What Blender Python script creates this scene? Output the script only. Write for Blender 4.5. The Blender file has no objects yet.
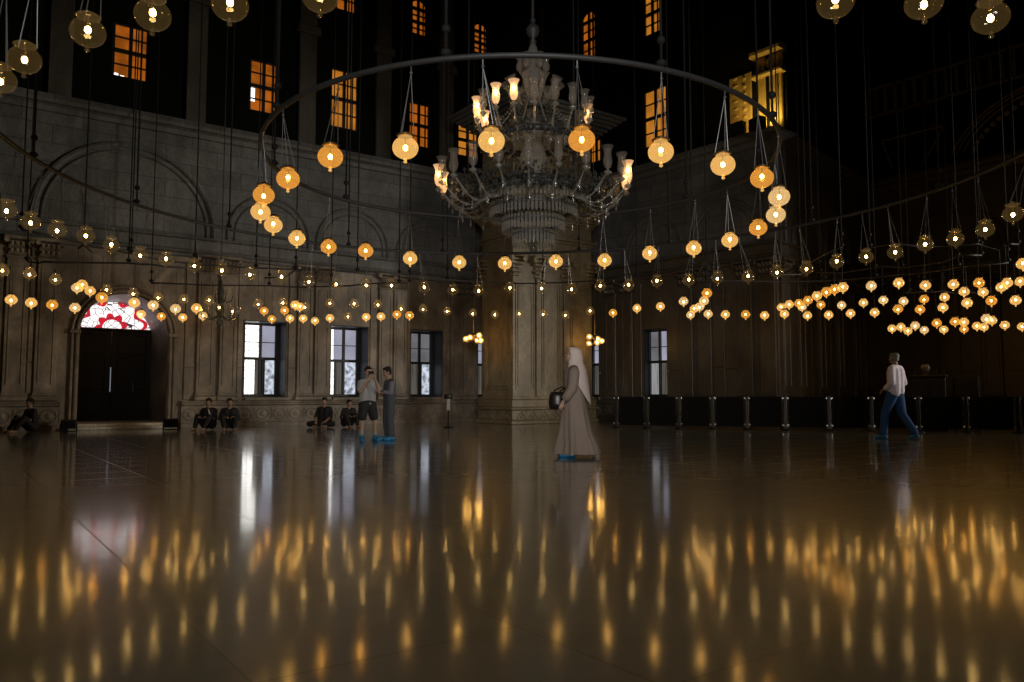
import bpy, bmesh, math, random
from mathutils import Vector, Matrix
PI = math.pi
random.seed(7)
SC = bpy.context.scene
COL = SC.collection

# ------------------------------------------------------------------ helpers
def R(d): return math.radians(d)

class MB:
    """collects shapes and links them as one mesh object"""
    def __init__(s): s.v = []; s.f = []; s.m = []
    def add(s, vs, fs, mi=0):
        b = len(s.v); s.v += [tuple(v) for v in vs]
        for f in fs: s.f.append(tuple(i + b for i in f)); s.m.append(mi)
        return s
    def box(s, x0, x1, y0, y1, z0, z1, mi=0):
        vs = [(x, y, z) for z in (z0, z1) for y in (y0, y1) for x in (x0, x1)]
        return s.add(vs, [(0,2,3,1),(4,5,7,6),(0,1,5,4),(2,6,7,3),(0,4,6,2),(1,3,7,5)], mi)
    def bevbox(s, x0, x1, y0, y1, z0, z1, b, mi=0):
        """box with chamfered front (low y) edges"""
        vs = [(x0,y1,z0),(x1,y1,z0),(x1,y1,z1),(x0,y1,z1),
              (x0,y0+b,z0),(x1,y0+b,z0),(x1,y0+b,z1),(x0,y0+b,z1),
              (x0+b,y0,z0+b),(x1-b,y0,z0+b),(x1-b,y0,z1-b),(x0+b,y0,z1-b)]
        return s.add(vs, [(0,1,2,3),(0,4,5,1),(1,5,6,2),(2,6,7,3),(3,7,4,0),(4,8,9,5),(5,9,10,6),(6,10,11,7),(7,11,8,4),(8,11,10,9)], mi)
    def quad(s, a, b, c, d, mi=0): return s.add([a,b,c,d], [(0,1,2,3)], mi)
    def prism(s, poly, y0, y1, mi=0):
        """polygon in x,z pushed along y"""
        n = len(poly)
        vs = [(x,y0,z) for x,z in poly] + [(x,y1,z) for x,z in poly]
        fs = [tuple(range(n)), tuple(range(2*n-1, n-1, -1))] + [(i,(i+1)%n,n+(i+1)%n,n+i) for i in range(n)]
        return s.add(vs, fs, mi)
    def lathe(s, prof, c=(0,0,0), n=16, mi=0, sx=1.0, sy=1.0, cap=True):
        vs = []; fs = []
        for r, z in prof:
            for k in range(n):
                a = 2*PI*k/n
                vs.append((c[0]+r*sx*math.cos(a), c[1]+r*sy*math.sin(a), c[2]+z))
        for i in range(len(prof)-1):
            for k in range(n):
                k2 = (k+1) % n
                fs.append((i*n+k, i*n+k2, (i+1)*n+k2, (i+1)*n+k))
        if cap:
            if prof[0][0] > 1e-4: fs.append(tuple(range(n-1,-1,-1)))
            if prof[-1][0] > 1e-4: fs.append(tuple((len(prof)-1)*n+k for k in range(n)))
        return s.add(vs, fs, mi)
    def tube(s, pts, r, n=8, mi=0, closed=False, flat=1.0):
        pts = [Vector(p) for p in pts]; N = len(pts)
        rr = r if isinstance(r, (list, tuple)) else [r]*N
        vs = []; fs = []; up = None
        for i, p in enumerate(pts):
            if closed: t = pts[(i+1)%N] - pts[i-1]
            else: t = pts[min(i+1,N-1)] - pts[max(i-1,0)]
            if t.length < 1e-9: t = Vector((0,0,1))
            t.normalize()
            if up is None: up = Vector((0,0,1)) if abs(t.z) < .9 else Vector((1,0,0))
            a = up - t*up.dot(t)
            if a.length < 1e-6: a = t.orthogonal()
            a.normalize(); up = a; b = t.cross(a)
            for k in range(n):
                q = 2*PI*k/n
                vs.append(p + a*(rr[i]*math.cos(q)*flat) + b*(rr[i]*math.sin(q)))
        M = N if closed else N-1
        for i in range(M):
            j = (i+1) % N
            for k in range(n):
                k2 = (k+1) % n
                fs.append((i*n+k, j*n+k, j*n+k2, i*n+k2))
        if not closed:
            fs.append(tuple(range(n))); fs.append(tuple((N-1)*n+k for k in range(n-1,-1,-1)))
        return s.add(vs, fs, mi)
    def ball(s, c, r, n=12, m=8, mi=0):
        rx, ry, rz = r if isinstance(r, (list, tuple)) else (r,r,r)
        vs = []; fs = []
        for i in range(m+1):
            t = PI*i/m
            for k in range(n):
                a = 2*PI*k/n
                vs.append((c[0]+rx*math.sin(t)*math.cos(a), c[1]+ry*math.sin(t)*math.sin(a), c[2]-rz*math.cos(t)))
        for i in range(m):
            for k in range(n):
                k2 = (k+1)%n
                fs.append((i*n+k, i*n+k2, (i+1)*n+k2, (i+1)*n+k))
        return s.add(vs, fs, mi)
    def capsule(s, a, b, ra, rb, n=10, mi=0):
        """tapered limb with round ends"""
        a = Vector(a); b = Vector(b); d = b-a; L = d.length; d.normalize()
        pts = []; rs = []
        for q in (-90,-60,-30): pts.append(a + d*(ra*math.sin(R(q)))); rs.append(max(ra*math.cos(R(q)), .0008))
        for k in range(5):
            t = k/4; pts.append(a.lerp(b, t)); rs.append(ra+(rb-ra)*t)
        for q in (30,60,90): pts.append(b + d*(rb*math.sin(R(q)))); rs.append(max(rb*math.cos(R(q)), .0008))
        return s.tube(pts, rs, n, mi)
    def mesh(s, name):
        me = bpy.data.meshes.new(name); me.from_pydata(s.v, [], s.f)
        bm = bmesh.new(); bm.from_mesh(me); bmesh.ops.remove_doubles(bm, verts=bm.verts, dist=1e-5)
        bmesh.ops.recalc_face_normals(bm, faces=bm.faces); bm.to_mesh(me); bm.free()
        return me
    def build(s, name, mats, parent=None, smooth=False, M=None):
        me = bpy.data.meshes.new(name); me.from_pydata(s.v, [], s.f)
        me.polygons.foreach_set('material_index', s.m)
        bm = bmesh.new(); bm.from_mesh(me); bmesh.ops.recalc_face_normals(bm, faces=bm.faces); bm.to_mesh(me); bm.free()
        for m in (mats if isinstance(mats, (list, tuple)) else [mats]): me.materials.append(m)
        if smooth:
            me.polygons.foreach_set('use_smooth', [True]*len(me.polygons))
        me.update()
        return link(name, me, parent, M)

def link(name, data, parent=None, M=None):
    o = bpy.data.objects.new(name, data); COL.objects.link(o)
    if parent is not None: o.parent = parent
    if M is not None: o.matrix_local = M
    return o

def tag(o, label=None, cat=None, group=None, kind=None):
    if label: o['label'] = label
    if cat: o['category'] = cat
    if group: o['group'] = group
    if kind: o['kind'] = kind
    return o

def thing(name, label, cat, loc=(0,0,0), rz=0.0, group=None, M=None):
    o = bpy.data.objects.new(name, None); COL.objects.link(o); o.empty_display_size = .1
    if M is not None: o.matrix_local = M
    else: o.location = loc; o.rotation_euler = (0,0,rz)
    return tag(o, label, cat, group)

def wallframe(P, deg, e=0.0):
    """x runs along the wall, y away from the hall, z up"""
    a = R(deg); d = Vector((math.cos(a), math.sin(a), 0)); n = Vector((-d.y, d.x, 0))
    M = Matrix.Identity(4)
    M.col[0][:3] = d; M.col[1][:3] = n; M.col[2][:3] = (0,0,1)
    M.col[3][:3] = Vector((P[0], P[1], 0)) + n*e
    return M

# ------------------------------------------------------------------ materials
def new_mat(name):
    m = bpy.data.materials.new(name); m.use_nodes = True
    nt = m.node_tree; nt.nodes.clear()
    out = nt.nodes.new('ShaderNodeOutputMaterial')
    return m, nt, out
def N(nt, t, **kw):
    n = nt.nodes.new(t)
    for k, v in kw.items():
        if k in n.inputs: n.inputs[k].default_value = v
        else: setattr(n, k, v)
    return n
def math_node(nt, op, a, b=None, c=None):
    n = nt.nodes.new('ShaderNodeMath'); n.operation = op
    for i, x in enumerate((a, b, c)):
        if x is None: continue
        if isinstance(x, (int, float)): n.inputs[i].default_value = x
        else: nt.links.new(x, n.inputs[i])
    return n.outputs[0]
def mixc(nt, fac, a, b):
    n = nt.nodes.new('ShaderNodeMix'); n.data_type = 'RGBA'
    for s, x in ((n.inputs[0], fac), (n.inputs[6], a), (n.inputs[7], b)):
        if isinstance(x, (int, float)): s.default_value = x
        elif isinstance(x, tuple): s.default_value = (*x[:3], 1)
        else: nt.links.new(x, s)
    return n.outputs[2]
def ramp(nt, fac, stops):
    n = nt.nodes.new('ShaderNodeValToRGB'); e = n.color_ramp.elements
    while len(e) < len(stops): e.new(.5)
    for el, (p, c) in zip(e, stops): el.position = p; el.color = (*c, 1)
    nt.links.new(fac, n.inputs[0]); return n.outputs[0]

def plain(name, col, rough=.5, metal=0.0, noise=.15, scale=8, spec=.5, bump=0.0):
    """a surface of one colour with a little uneven wear"""
    m, nt, out = new_mat(name)
    b = N(nt, 'ShaderNodeBsdfPrincipled', Roughness=rough, Metallic=metal)
    b.inputs['Specular IOR Level'].default_value = spec
    tc = N(nt, 'ShaderNodeTexCoord'); no = N(nt, 'ShaderNodeTexNoise', Scale=scale, Detail=4.0)
    nt.links.new(tc.outputs['Object'], no.inputs['Vector'])
    c = mixc(nt, no.outputs['Fac'], tuple(x*(1-noise) for x in col), tuple(min(1, x*(1+noise)) for x in col))
    nt.links.new(c, b.inputs['Base Color'])
    if bump:
        bp = N(nt, 'ShaderNodeBump', Strength=bump, Distance=.02)
        nt.links.new(no.outputs['Fac'], bp.inputs['Height']); nt.links.new(bp.outputs[0], b.inputs['Normal'])
    nt.links.new(b.outputs[0], out.inputs[0]); return m

def stone(name, cols, scale=1.0, rough=.5, courses=None, vein=.5, dirt=.35):
    """veined alabaster: large clouds, thin veins, dark stains, optional block joints"""
    m, nt, out = new_mat(name)
    b = N(nt, 'ShaderNodeBsdfPrincipled', Roughness=rough)
    tc = N(nt, 'ShaderNodeTexCoord')
    n1 = N(nt, 'ShaderNodeTexNoise', Scale=.9*scale, Detail=6.0, Roughness=.62, Distortion=.8)
    n2 = N(nt, 'ShaderNodeTexNoise', Scale=3.2*scale, Detail=8.0, Roughness=.65, Distortion=1.6)
    n3 = N(nt, 'ShaderNodeTexNoise', Scale=.45*scale, Detail=3.0)
    mp = N(nt, 'ShaderNodeMapping'); mp.inputs['Scale'].default_value = (1,1,.55)
    nt.links.new(tc.outputs['Object'], mp.inputs[0])
    for n in (n1, n2): nt.links.new(mp.outputs[0], n.inputs['Vector'])
    nt.links.new(tc.outputs['Object'], n3.inputs['Vector'])
    c = ramp(nt, n1.outputs['Fac'], [(.3, cols[0]), (.52, cols[1]), (.72, cols[2])])
    v = math_node(nt, 'ABSOLUTE', math_node(nt, 'SUBTRACT', n2.outputs['Fac'], .5))
    v = math_node(nt, 'MULTIPLY', math_node(nt, 'SUBTRACT', 1.0, math_node(nt, 'MINIMUM', math_node(nt, 'MULTIPLY', v, 16.0), 1.0)), vein)
    c = mixc(nt, v, c, tuple(x*.35 for x in cols[0]))
    d = math_node(nt, 'MULTIPLY', ramp(nt, n3.outputs['Fac'], [(.42, (0,0,0)), (.66, (1,1,1))]), dirt)
    c = mixc(nt, d, c, tuple(x*.3 for x in cols[0]))
    if courses:
        br = N(nt, 'ShaderNodeTexBrick', Scale=1.0)
        br.inputs['Mortar Size'].default_value = .012; br.inputs['Brick Width'].default_value = courses[0]; br.inputs['Row Height'].default_value = courses[1]
        br.inputs['Color1'].default_value = (1,1,1,1); br.inputs['Color2'].default_value = (.72,.72,.72,1); br.inputs['Mortar'].default_value = (.3,.3,.3,1)
        sp = N(nt, 'ShaderNodeSeparateXYZ'); cb = N(nt, 'ShaderNodeCombineXYZ')
        nt.links.new(tc.outputs['Object'], sp.inputs[0]); nt.links.new(sp.outputs[0], cb.inputs[0]); nt.links.new(sp.outputs[2], cb.inputs[1])
        nt.links.new(cb.outputs[0], br.inputs['Vector'])
        mm = nt.nodes.new('ShaderNodeMix'); mm.data_type = 'RGBA'; mm.blend_type = 'MULTIPLY'; mm.inputs[0].default_value = .8
        nt.links.new(c, mm.inputs[6]); nt.links.new(br.outputs['Color'], mm.inputs[7]); c = mm.outputs[2]
    nt.links.new(c, b.inputs['Base Color'])
    bp = N(nt, 'ShaderNodeBump', Strength=.25, Distance=.02)
    nt.links.new(n2.outputs['Fac'], bp.inputs['Height']); nt.links.new(bp.outputs[0], b.inputs['Normal'])
    nt.links.new(b.outputs[0], out.inputs[0]); return m

def emit(name, col, strength, noise=None):
    m, nt, out = new_mat(name)
    e = N(nt, 'ShaderNodeEmission', Strength=strength); e.inputs[0].default_value = (*col, 1)
    if noise:
        tc = N(nt, 'ShaderNodeTexCoord'); no = N(nt, 'ShaderNodeTexNoise', Scale=noise[0], Detail=5.0)
        mp = N(nt, 'ShaderNodeMapping'); mp.inputs['Scale'].default_value = noise[2] if len(noise) > 2 else (1,1,1)
        nt.links.new(tc.outputs['Object'], mp.inputs[0]); nt.links.new(mp.outputs[0], no.inputs['Vector'])
        c = ramp(nt, no.outputs['Fac'], [(.35, tuple(x*noise[1] for x in col)), (.62, col)])
        nt.links.new(c, e.inputs[0])
    nt.links.new(e.outputs[0], out.inputs[0]); return m

def thin_glass(name, tint, diff, diff_fac, glow=0.0, glowcol=(1,1,1), rim=.9):
    """blown glass: see-through in the middle, shiny and denser at the rim"""
    m, nt, out = new_mat(name)
    tr = N(nt, 'ShaderNodeBsdfTransparent'); tr.inputs[0].default_value = (*tint, 1)
    gl = N(nt, 'ShaderNodeBsdfGlossy', Roughness=.04)
    gl.inputs[0].default_value = (.9,.9,.9,1)
    lw = N(nt, 'ShaderNodeLayerWeight', Blend=.25)
    f = math_node(nt, 'ADD', math_node(nt, 'MULTIPLY', math_node(nt, 'POWER', lw.outputs['Facing'], 2.2), rim), .03)
    mx = nt.nodes.new('ShaderNodeMixShader'); nt.links.new(f, mx.inputs[0]); nt.links.new(tr.outputs[0], mx.inputs[1]); nt.links.new(gl.outputs[0], mx.inputs[2])
    tl = N(nt, 'ShaderNodeBsdfTranslucent'); tl.inputs[0].default_value = (*diff, 1)
    dd = N(nt, 'ShaderNodeBsdfDiffuse'); dd.inputs[0].default_value = (*diff, 1)
    df = nt.nodes.new('ShaderNodeMixShader'); df.inputs[0].default_value = .5; nt.links.new(tl.outputs[0], df.inputs[1]); nt.links.new(dd.outputs[0], df.inputs[2])
    m2 = nt.nodes.new('ShaderNodeMixShader'); m2.inputs[0].default_value = diff_fac
    nt.links.new(mx.outputs[0], m2.inputs[1]); nt.links.new(df.outputs[0], m2.inputs[2])
    last = m2.outputs[0]
    if glow:
        e = N(nt, 'ShaderNodeEmission', Strength=glow); e.inputs[0].default_value = (*glowcol, 1)
        ad = nt.nodes.new('ShaderNodeAddShader'); nt.links.new(last, ad.inputs[0]); nt.links.new(e.outputs[0], ad.inputs[1]); last = ad.outputs[0]
    nt.links.new(last, out.inputs[0])
    m.cycles.emission_sampling = 'NONE' if not glow else 'AUTO'
    return m

M = {}
M['marble'] = stone('alabaster_cladding', [(.10,.084,.064),(.25,.205,.155),(.44,.37,.29)], 1.5, .42, None, .22, .5)
M['grey'] = stone('grey_ashlar', [(.12,.122,.118),(.19,.19,.182),(.265,.262,.25)], .8, .6, (1.45,.52), .35, .5)
M['pillar'] = stone('pillar_alabaster', [(.16,.115,.06),(.27,.215,.125),(.40,.335,.21)], 1.3, .38, None, .3, .4)
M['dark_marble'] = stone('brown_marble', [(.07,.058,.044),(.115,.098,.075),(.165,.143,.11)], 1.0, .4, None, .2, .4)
M['upper'] = plain('dark_painted_shaded_plaster', (.006,.0065,.005), .85, 0, .3, 2, .08)  # dark paint, taken near black in place of shade above the ledge
M['gilt'] = plain('gilded_plaster', (.48,.33,.10), .5, .1, .5, 6, bump=.6)
M['black_door'] = plain('black_door_paint', (.006,.007,.010), .4, 0, .3, 3, .3)
M['iron'] = plain('dark_iron', (.055,.055,.057), .55, .4, .2, 10)
M['rod'] = plain('blackened_rod', (.018,.018,.018), .7, 0, .2, 10, .2)
M['dark_chain'] = plain('blackened_chain', (.04,.035,.03), .7, 0, .2, 20, .2)
M['chain'] = plain('dull_steel_chain', (.22,.22,.22), .45, .7, .2, 20)
M['brass'] = plain('aged_brass', (.15,.11,.055), .4, .7, .25, 20)
M['frame'] = plain('dark_window_frame', (.018,.022,.026), .45, 0, .2, 6)
M['step'] = stone('pale_step_marble', [(.62,.56,.46),(.74,.68,.58),(.82,.77,.68)], 1.5, .35)
M['bulb'] = emit('hot_bulb', (1.0,.62,.19), 40)
M['amber_glass'] = thin_glass('amber_globe_glass', (1.0,.82,.5), (.95,.66,.27), .05, .36, (1.0,.60,.20), .5)
M['pale_amber_glass'] = thin_glass('pale_amber_globe_glass', (1.0,.86,.62), (.95,.75,.4), .05, .33, (1.0,.68,.32), .6)
M['deep_amber_glass'] = thin_glass('deep_amber_globe_glass', (1.0,.72,.36), (.95,.55,.15), .05, .30, (1.0,.48,.09), .5)
M['glowing_clear_glass'] = thin_glass('glowing_clear_globe_glass', (.95,.9,.8), (.6,.5,.35), .0, .05, (1.0,.58,.18), .9)  # clear glass of the far lamps, bulb glow put into its colour
M['clear_glass'] = thin_glass('clear_globe_glass', (.95,.93,.88), (.6,.5,.35), .0, .018, (1.0,.6,.18), .9)
M['crystal'] = thin_glass('cut_crystal', (.78,.78,.76), (.72,.71,.66), .23, 0, (1,1,1), .9)
M['bead'] = thin_glass('dark_crystal_bead', (.5,.52,.5), (.22,.22,.2), .35, 0, (1,1,1), .9)
M['shade'] = thin_glass('frosted_shade_glass', (.8,.78,.74), (.72,.67,.61), .22, 0, (1,1,1), .8)
M['lit_shade'] = thin_glass('lit_shade_glass', (.8,.7,.6), (.9,.7,.5), .3, .55, (1.0,.55,.26), .4)
M['day'] = emit('open_daylight', (1.0,.98,.93), 2.6, (9, .55))
M['lilac'] = emit('frosted_pane', (.62,.62,.78), .55, (1.5, .75))
M['curtain'] = emit('back_lit_curtain', (.66,.60,.52), .16, (14, .45, (1,1,.06)))
M['lattice'] = emit('leaded_pane', (.80,.86,1.0), .85, (7, .22))
M['amber_pane'] = emit('amber_window_glass', (1.0,.25,.02), .42, (1.6, .45))
M['yellow_pane'] = emit('yellow_window_glass', (1.0,.35,.035), .52, (1.6, .6))

def floor_mat():
    m, nt, out = new_mat('polished_floor_slabs')
    b = N(nt, 'ShaderNodeBsdfPrincipled', IOR=1.5, Roughness=.32); b.inputs['Coat Weight'].default_value = 1.0; b.inputs['Coat IOR'].default_value = 1.45
    tc = N(nt, 'ShaderNodeTexCoord'); mp = N(nt, 'ShaderNodeMapping')
    mp.inputs['Rotation'].default_value = (0,0,R(-36)); mp.inputs['Location'].default_value = (.21,.63,0)
    nt.links.new(tc.outputs['Object'], mp.inputs[0])
    br = N(nt, 'ShaderNodeTexBrick', Scale=1.0); br.offset = 0.0
    br.inputs['Mortar Size'].default_value = .005; br.inputs['Mortar Smooth'].default_value = .3
    br.inputs['Brick Width'].default_value = 1.05; br.inputs['Row Height'].default_value = .8
    br.inputs['Color1'].default_value = (1,1,1,1); br.inputs['Color2'].default_value = (.75,.75,.75,1); br.inputs['Mortar'].default_value = (.06,.06,.06,1)
    nt.links.new(mp.outputs[0], br.inputs['Vector'])
    n1 = N(nt, 'ShaderNodeTexNoise', Scale=.8, Detail=7.0, Roughness=.6, Distortion=1.0); nt.links.new(tc.outputs['Object'], n1.inputs['Vector'])
    c = ramp(nt, n1.outputs['Fac'], [(.3, (.145,.155,.132)), (.55, (.195,.205,.175)), (.75, (.24,.25,.215))])
    mm = nt.nodes.new('ShaderNodeMix'); mm.data_type = 'RGBA'; mm.blend_type = 'MULTIPLY'; mm.inputs[0].default_value = .85
    nt.links.new(c, mm.inputs[6]); nt.links.new(br.outputs['Color'], mm.inputs[7]); nt.links.new(mm.outputs[2], b.inputs['Base Color'])
    n2 = N(nt, 'ShaderNodeTexNoise', Scale=2.5, Detail=5.0); nt.links.new(tc.outputs['Object'], n2.inputs['Vector'])
    rr = math_node(nt, 'ADD', math_node(nt, 'MULTIPLY', n2.outputs['Fac'], .05), .072)
    nt.links.new(math_node(nt, 'SUBTRACT', 1.0, br.outputs['Fac']), b.inputs['Coat Weight'])
    nt.links.new(rr, b.inputs['Coat Roughness'])
    n3 = N(nt, 'ShaderNodeTexNoise', Scale=1.6, Detail=2.0); nt.links.new(tc.outputs['Object'], n3.inputs['Vector'])
    h = n3.outputs['Fac']
    bp = N(nt, 'ShaderNodeBump', Strength=.05, Distance=.008)
    nt.links.new(h, bp.inputs['Height']); nt.links.new(bp.outputs[0], b.inputs['Normal']); nt.links.new(bp.outputs[0], b.inputs['Coat Normal'])
    nt.links.new(b.outputs[0], out.inputs[0]); return m
M['floor'] = floor_mat()

def stained_mat():
    """white and red leaded glass: a petal ring round the middle of the sill, red roses along the rim"""
    m, nt, out = new_mat('red_and_white_stained_glass')
    tc = N(nt, 'ShaderNodeTexCoord'); sp = N(nt, 'ShaderNodeSeparateXYZ'); nt.links.new(tc.outputs['Object'], sp.inputs[0])
    x, z = sp.outputs[0], sp.outputs[2]
    r = math_node(nt, 'SQRT', math_node(nt, 'ADD', math_node(nt, 'MULTIPLY', x, x), math_node(nt, 'MULTIPLY', z, z)))
    th = math_node(nt, 'ARCTAN2', z, x)
    pet = math_node(nt, 'MULTIPLY', math_node(nt, 'ABSOLUTE', math_node(nt, 'SINE', math_node(nt, 'MULTIPLY', th, 4.5))), .13)
    a = math_node(nt, 'MULTIPLY', math_node(nt, 'GREATER_THAN', r, .27), math_node(nt, 'LESS_THAN', r, math_node(nt, 'ADD', pet, .34)))
    no = N(nt, 'ShaderNodeTexNoise', Scale=2.6, Detail=1.0); nt.links.new(tc.outputs['Object'], no.inputs['Vector'])
    vo = N(nt, 'ShaderNodeTexVoronoi', Scale=5.0); vo.feature = 'DISTANCE_TO_EDGE'; nt.links.new(tc.outputs['Object'], vo.inputs['Vector'])
    vc = N(nt, 'ShaderNodeTexVoronoi', Scale=5.0); nt.links.new(tc.outputs['Object'], vc.inputs['Vector'])
    wav = math_node(nt, 'ADD', math_node(nt, 'MULTIPLY', math_node(nt, 'SINE', math_node(nt, 'MULTIPLY', th, 9.0)), .10), .86)
    rim = math_node(nt, 'LESS_THAN', math_node(nt, 'ABSOLUTE', math_node(nt, 'SUBTRACT', r, wav)), .06)
    red = math_node(nt, 'MAXIMUM', a, rim)
    c = mixc(nt, red, (1.0,.93,.92), (.55,.012,.03))
    c = mixc(nt, math_node(nt, 'LESS_THAN', vo.outputs['Distance'], .028), c, (.04,.03,.03))
    e = N(nt, 'ShaderNodeEmission', Strength=1.25); nt.links.new(c, e.inputs[0])
    nt.links.new(e.outputs[0], out.inputs[0]); return m
M['stained'] = stained_mat()

# ------------------------------------------------------------------ the setting
fl = MB().quad((-34,-9,0),(40,-9,0),(40,44,0),(-34,44,0)).build('floor', M['floor']); tag(fl, kind='structure')
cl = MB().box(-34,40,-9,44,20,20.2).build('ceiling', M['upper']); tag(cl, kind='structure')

LWP, LWD = (-7.82, 24.2), 35.5
RWP, RWD = (3.05, 29.3), -50.0
JBP, JBD = (7.99, 23.4), 47.9
APP, APD = (13.6, 29.6), -50.0
TRIM = [0]
def structure(mb, base, mat, Mx=None, numbered=True):
    name = base
    if numbered: TRIM[0] += 1; name = f'{base}_{TRIM[0]}'
    return tag(mb.build(name, mat, None, False, Mx), kind='structure')

def wall_panel(x0, x1, z0, z1, holes, thick):
    """flat wall with rectangular openings and their reveals; hole = (x0,x1,z0,z1,depth,arch)"""
    mb = MB()
    xs = sorted({x0, x1, *[h[0] for h in holes], *[h[1] for h in holes]})
    zs = sorted({z0, z1, *[h[2] for h in holes], *[h[3] for h in holes]})
    for i in range(len(xs)-1):
        for j in range(len(zs)-1):
            cx, cz = (xs[i]+xs[i+1])/2, (zs[j]+zs[j+1])/2
            if any(h[0] < cx < h[1] and h[2] < cz < h[3] for h in holes): continue
            mb.quad((xs[i],0,zs[j]),(xs[i+1],0,zs[j]),(xs[i+1],0,zs[j+1]),(xs[i],0,zs[j+1]))
    for h in holes:
        a, b, c, d, e, arch = h
        mb.quad((a,0,c),(a,e,c),(a,e,d),(a,0,d)); mb.quad((b,0,c),(b,0,d),(b,e,d),(b,e,c))
        mb.quad((a,0,c),(b,0,c),(b,e,c),(a,e,c))
        if not arch: mb.quad((a,0,d),(a,e,d),(b,e,d),(b,0,d))
        else:
            r = (b-a)/2; cx = (a+b)/2; s = d-r
            arc = [(cx + r*math.cos(PI*k/24), s + r*math.sin(PI*k/24)) for k in range(25)]
            mb.prism([(b, d)] + arc[:13], 0, e); mb.prism([(a, d)] + arc[12:], 0, e)
    mb.box(x0, x1, thick, thick+.1, z0, z1)
    return mb

# left wall: doorway and four tall windows
DOOR = (-4.95, -2.70, .0, 3.80, 2.4, True)
WL = [(-.30, .73), (2.55, 3.55), (5.50, 6.45), (8.30, 9.25)]
holes = [DOOR] + [(a-.25, b+.10, .88, 3.26, .8, False) for a, b in WL]
ML = wallframe(LWP, LWD); MR = wallframe(RWP, RWD); MJ = wallframe(JBP, JBD); MA = wallframe(APP, APD)
structure(wall_panel(-16, 11.7, 0, 5.15, holes, 2.6), 'wall_left', M['marble'], ML, False)
structure(wall_panel(-16, 11.7, 5.15, 9.0, [], .3), 'wall_left_upper', M['grey'], ML, False)
WR = [(-.74, .21), (2.51, 3.42)]
holes = [(a-.04, b+.24, .88, 3.26, .35, False) for a, b in WR]
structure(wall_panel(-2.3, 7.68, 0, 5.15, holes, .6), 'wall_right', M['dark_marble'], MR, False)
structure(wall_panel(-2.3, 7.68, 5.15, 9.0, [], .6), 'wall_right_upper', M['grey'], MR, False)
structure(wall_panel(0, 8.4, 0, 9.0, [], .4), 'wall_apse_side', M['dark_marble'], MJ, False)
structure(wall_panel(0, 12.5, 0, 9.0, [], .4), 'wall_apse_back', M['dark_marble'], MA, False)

# upper walls, set back behind the gallery ledge, with their amber windows
UL = [(-4.28,-3.26,10.42,12.1,0,0), (-.24,.76,10.25,12.02,0,1), (2.56,3.64,10.28,12.42,0,2), (5.62,6.56,10.2,11.9,0,0),
      (2.7,3.5,14.55,16.3,0,0), (5.66,6.4,14.5,15.9,1,0), (8.47,9.18,14.5,15.78,1,0), (7.75,8.75,10.2,11.55,0,2)]
UR = [(-1.57,-.74,14.6,16.6,1,0), (1.74,2.57,14.42,16.1,0,2), (1.68,2.82,10.14,12.34,0,3), (-1.15,-.42,10.22,12.14,0,2)]
SET = 1.0
MLU = wallframe(LWP, LWD, SET); MRU = wallframe(RWP, RWD, SET)
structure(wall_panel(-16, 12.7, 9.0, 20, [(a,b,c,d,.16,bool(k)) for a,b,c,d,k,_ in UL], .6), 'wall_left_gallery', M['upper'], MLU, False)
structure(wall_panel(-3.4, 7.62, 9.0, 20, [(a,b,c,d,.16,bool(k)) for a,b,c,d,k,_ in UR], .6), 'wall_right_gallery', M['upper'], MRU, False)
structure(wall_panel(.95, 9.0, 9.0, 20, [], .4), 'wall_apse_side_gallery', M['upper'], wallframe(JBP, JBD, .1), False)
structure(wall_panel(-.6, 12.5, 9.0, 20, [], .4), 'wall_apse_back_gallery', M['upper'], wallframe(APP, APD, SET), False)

def cornice(x0, x1, z, Mx, mat, dep=1.05):
    mb = MB()
    prof = [(dep, z+.06), (-.34, z+.06), (-.36, z), (-.28, z-.06), (-.24, z-.14), (-.12, z-.22), (-.08, z-.34), (0, z-.36)]
    n = len(prof)
    mb.add([(x0, y, zz) for y, zz in prof] + [(x1, y, zz) for y, zz in prof],
           [(i, i+1, n+i+1, n+i) for i in range(n-1)] + [tuple(range(n)), tuple(range(2*n-1, n-1, -1))])
    return structure(mb, 'trim', mat, Mx)
cornice(-16, 11.6, 9.0, ML, M['grey']); cornice(-2.2, 8.0, 9.0, MR, M['grey'])
cornice(-.3, 8.3, 9.0, MJ, M['dark_marble']); cornice(.3, 12.5, 9.0, MA, M['dark_marble'])

def dado(segs, Mx, mat, x_round=True):
    """plinth with carved roundels under a projecting moulding"""
    mb = MB()
    for x0, x1 in segs:
        mb.box(x0, x1, -.14, 0, 0, .12); mb.bevbox(x0, x1, -.08, 0, .12, .64, .015); mb.bevbox(x0, x1, -.17, 0, .64, .72, .03); mb.bevbox(x0, x1, -.11, 0, .72, .78, .02)
        n = max(1, int((x1-x0)/.52)); st = (x1-x0)/n
        for k in range(n):
            cx = x0 + st*(k+.5)
            ring = [(cx+.19*math.cos(2*PI*i/20), -.085, .38+.17*math.sin(2*PI*i/20)) for i in range(20)]
            mb.tube(ring, .022, 6, closed=True)
            mb.ball((cx,-.08,.38), (.09,.03,.08), 10, 6)
            for s in (-1,1):
                mb.tube([(cx+s*.26,-.085,.2),(cx+s*.235,-.09,.38),(cx+s*.26,-.085,.56)], .012, 5)
    return structure(mb, 'trim', mat, Mx)
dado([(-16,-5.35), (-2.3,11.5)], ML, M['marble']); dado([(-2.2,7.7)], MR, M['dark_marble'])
dado([(0,8.3)], MJ, M['dark_marble']); dado([(.2,12.5)], MA, M['dark_marble'])

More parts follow.
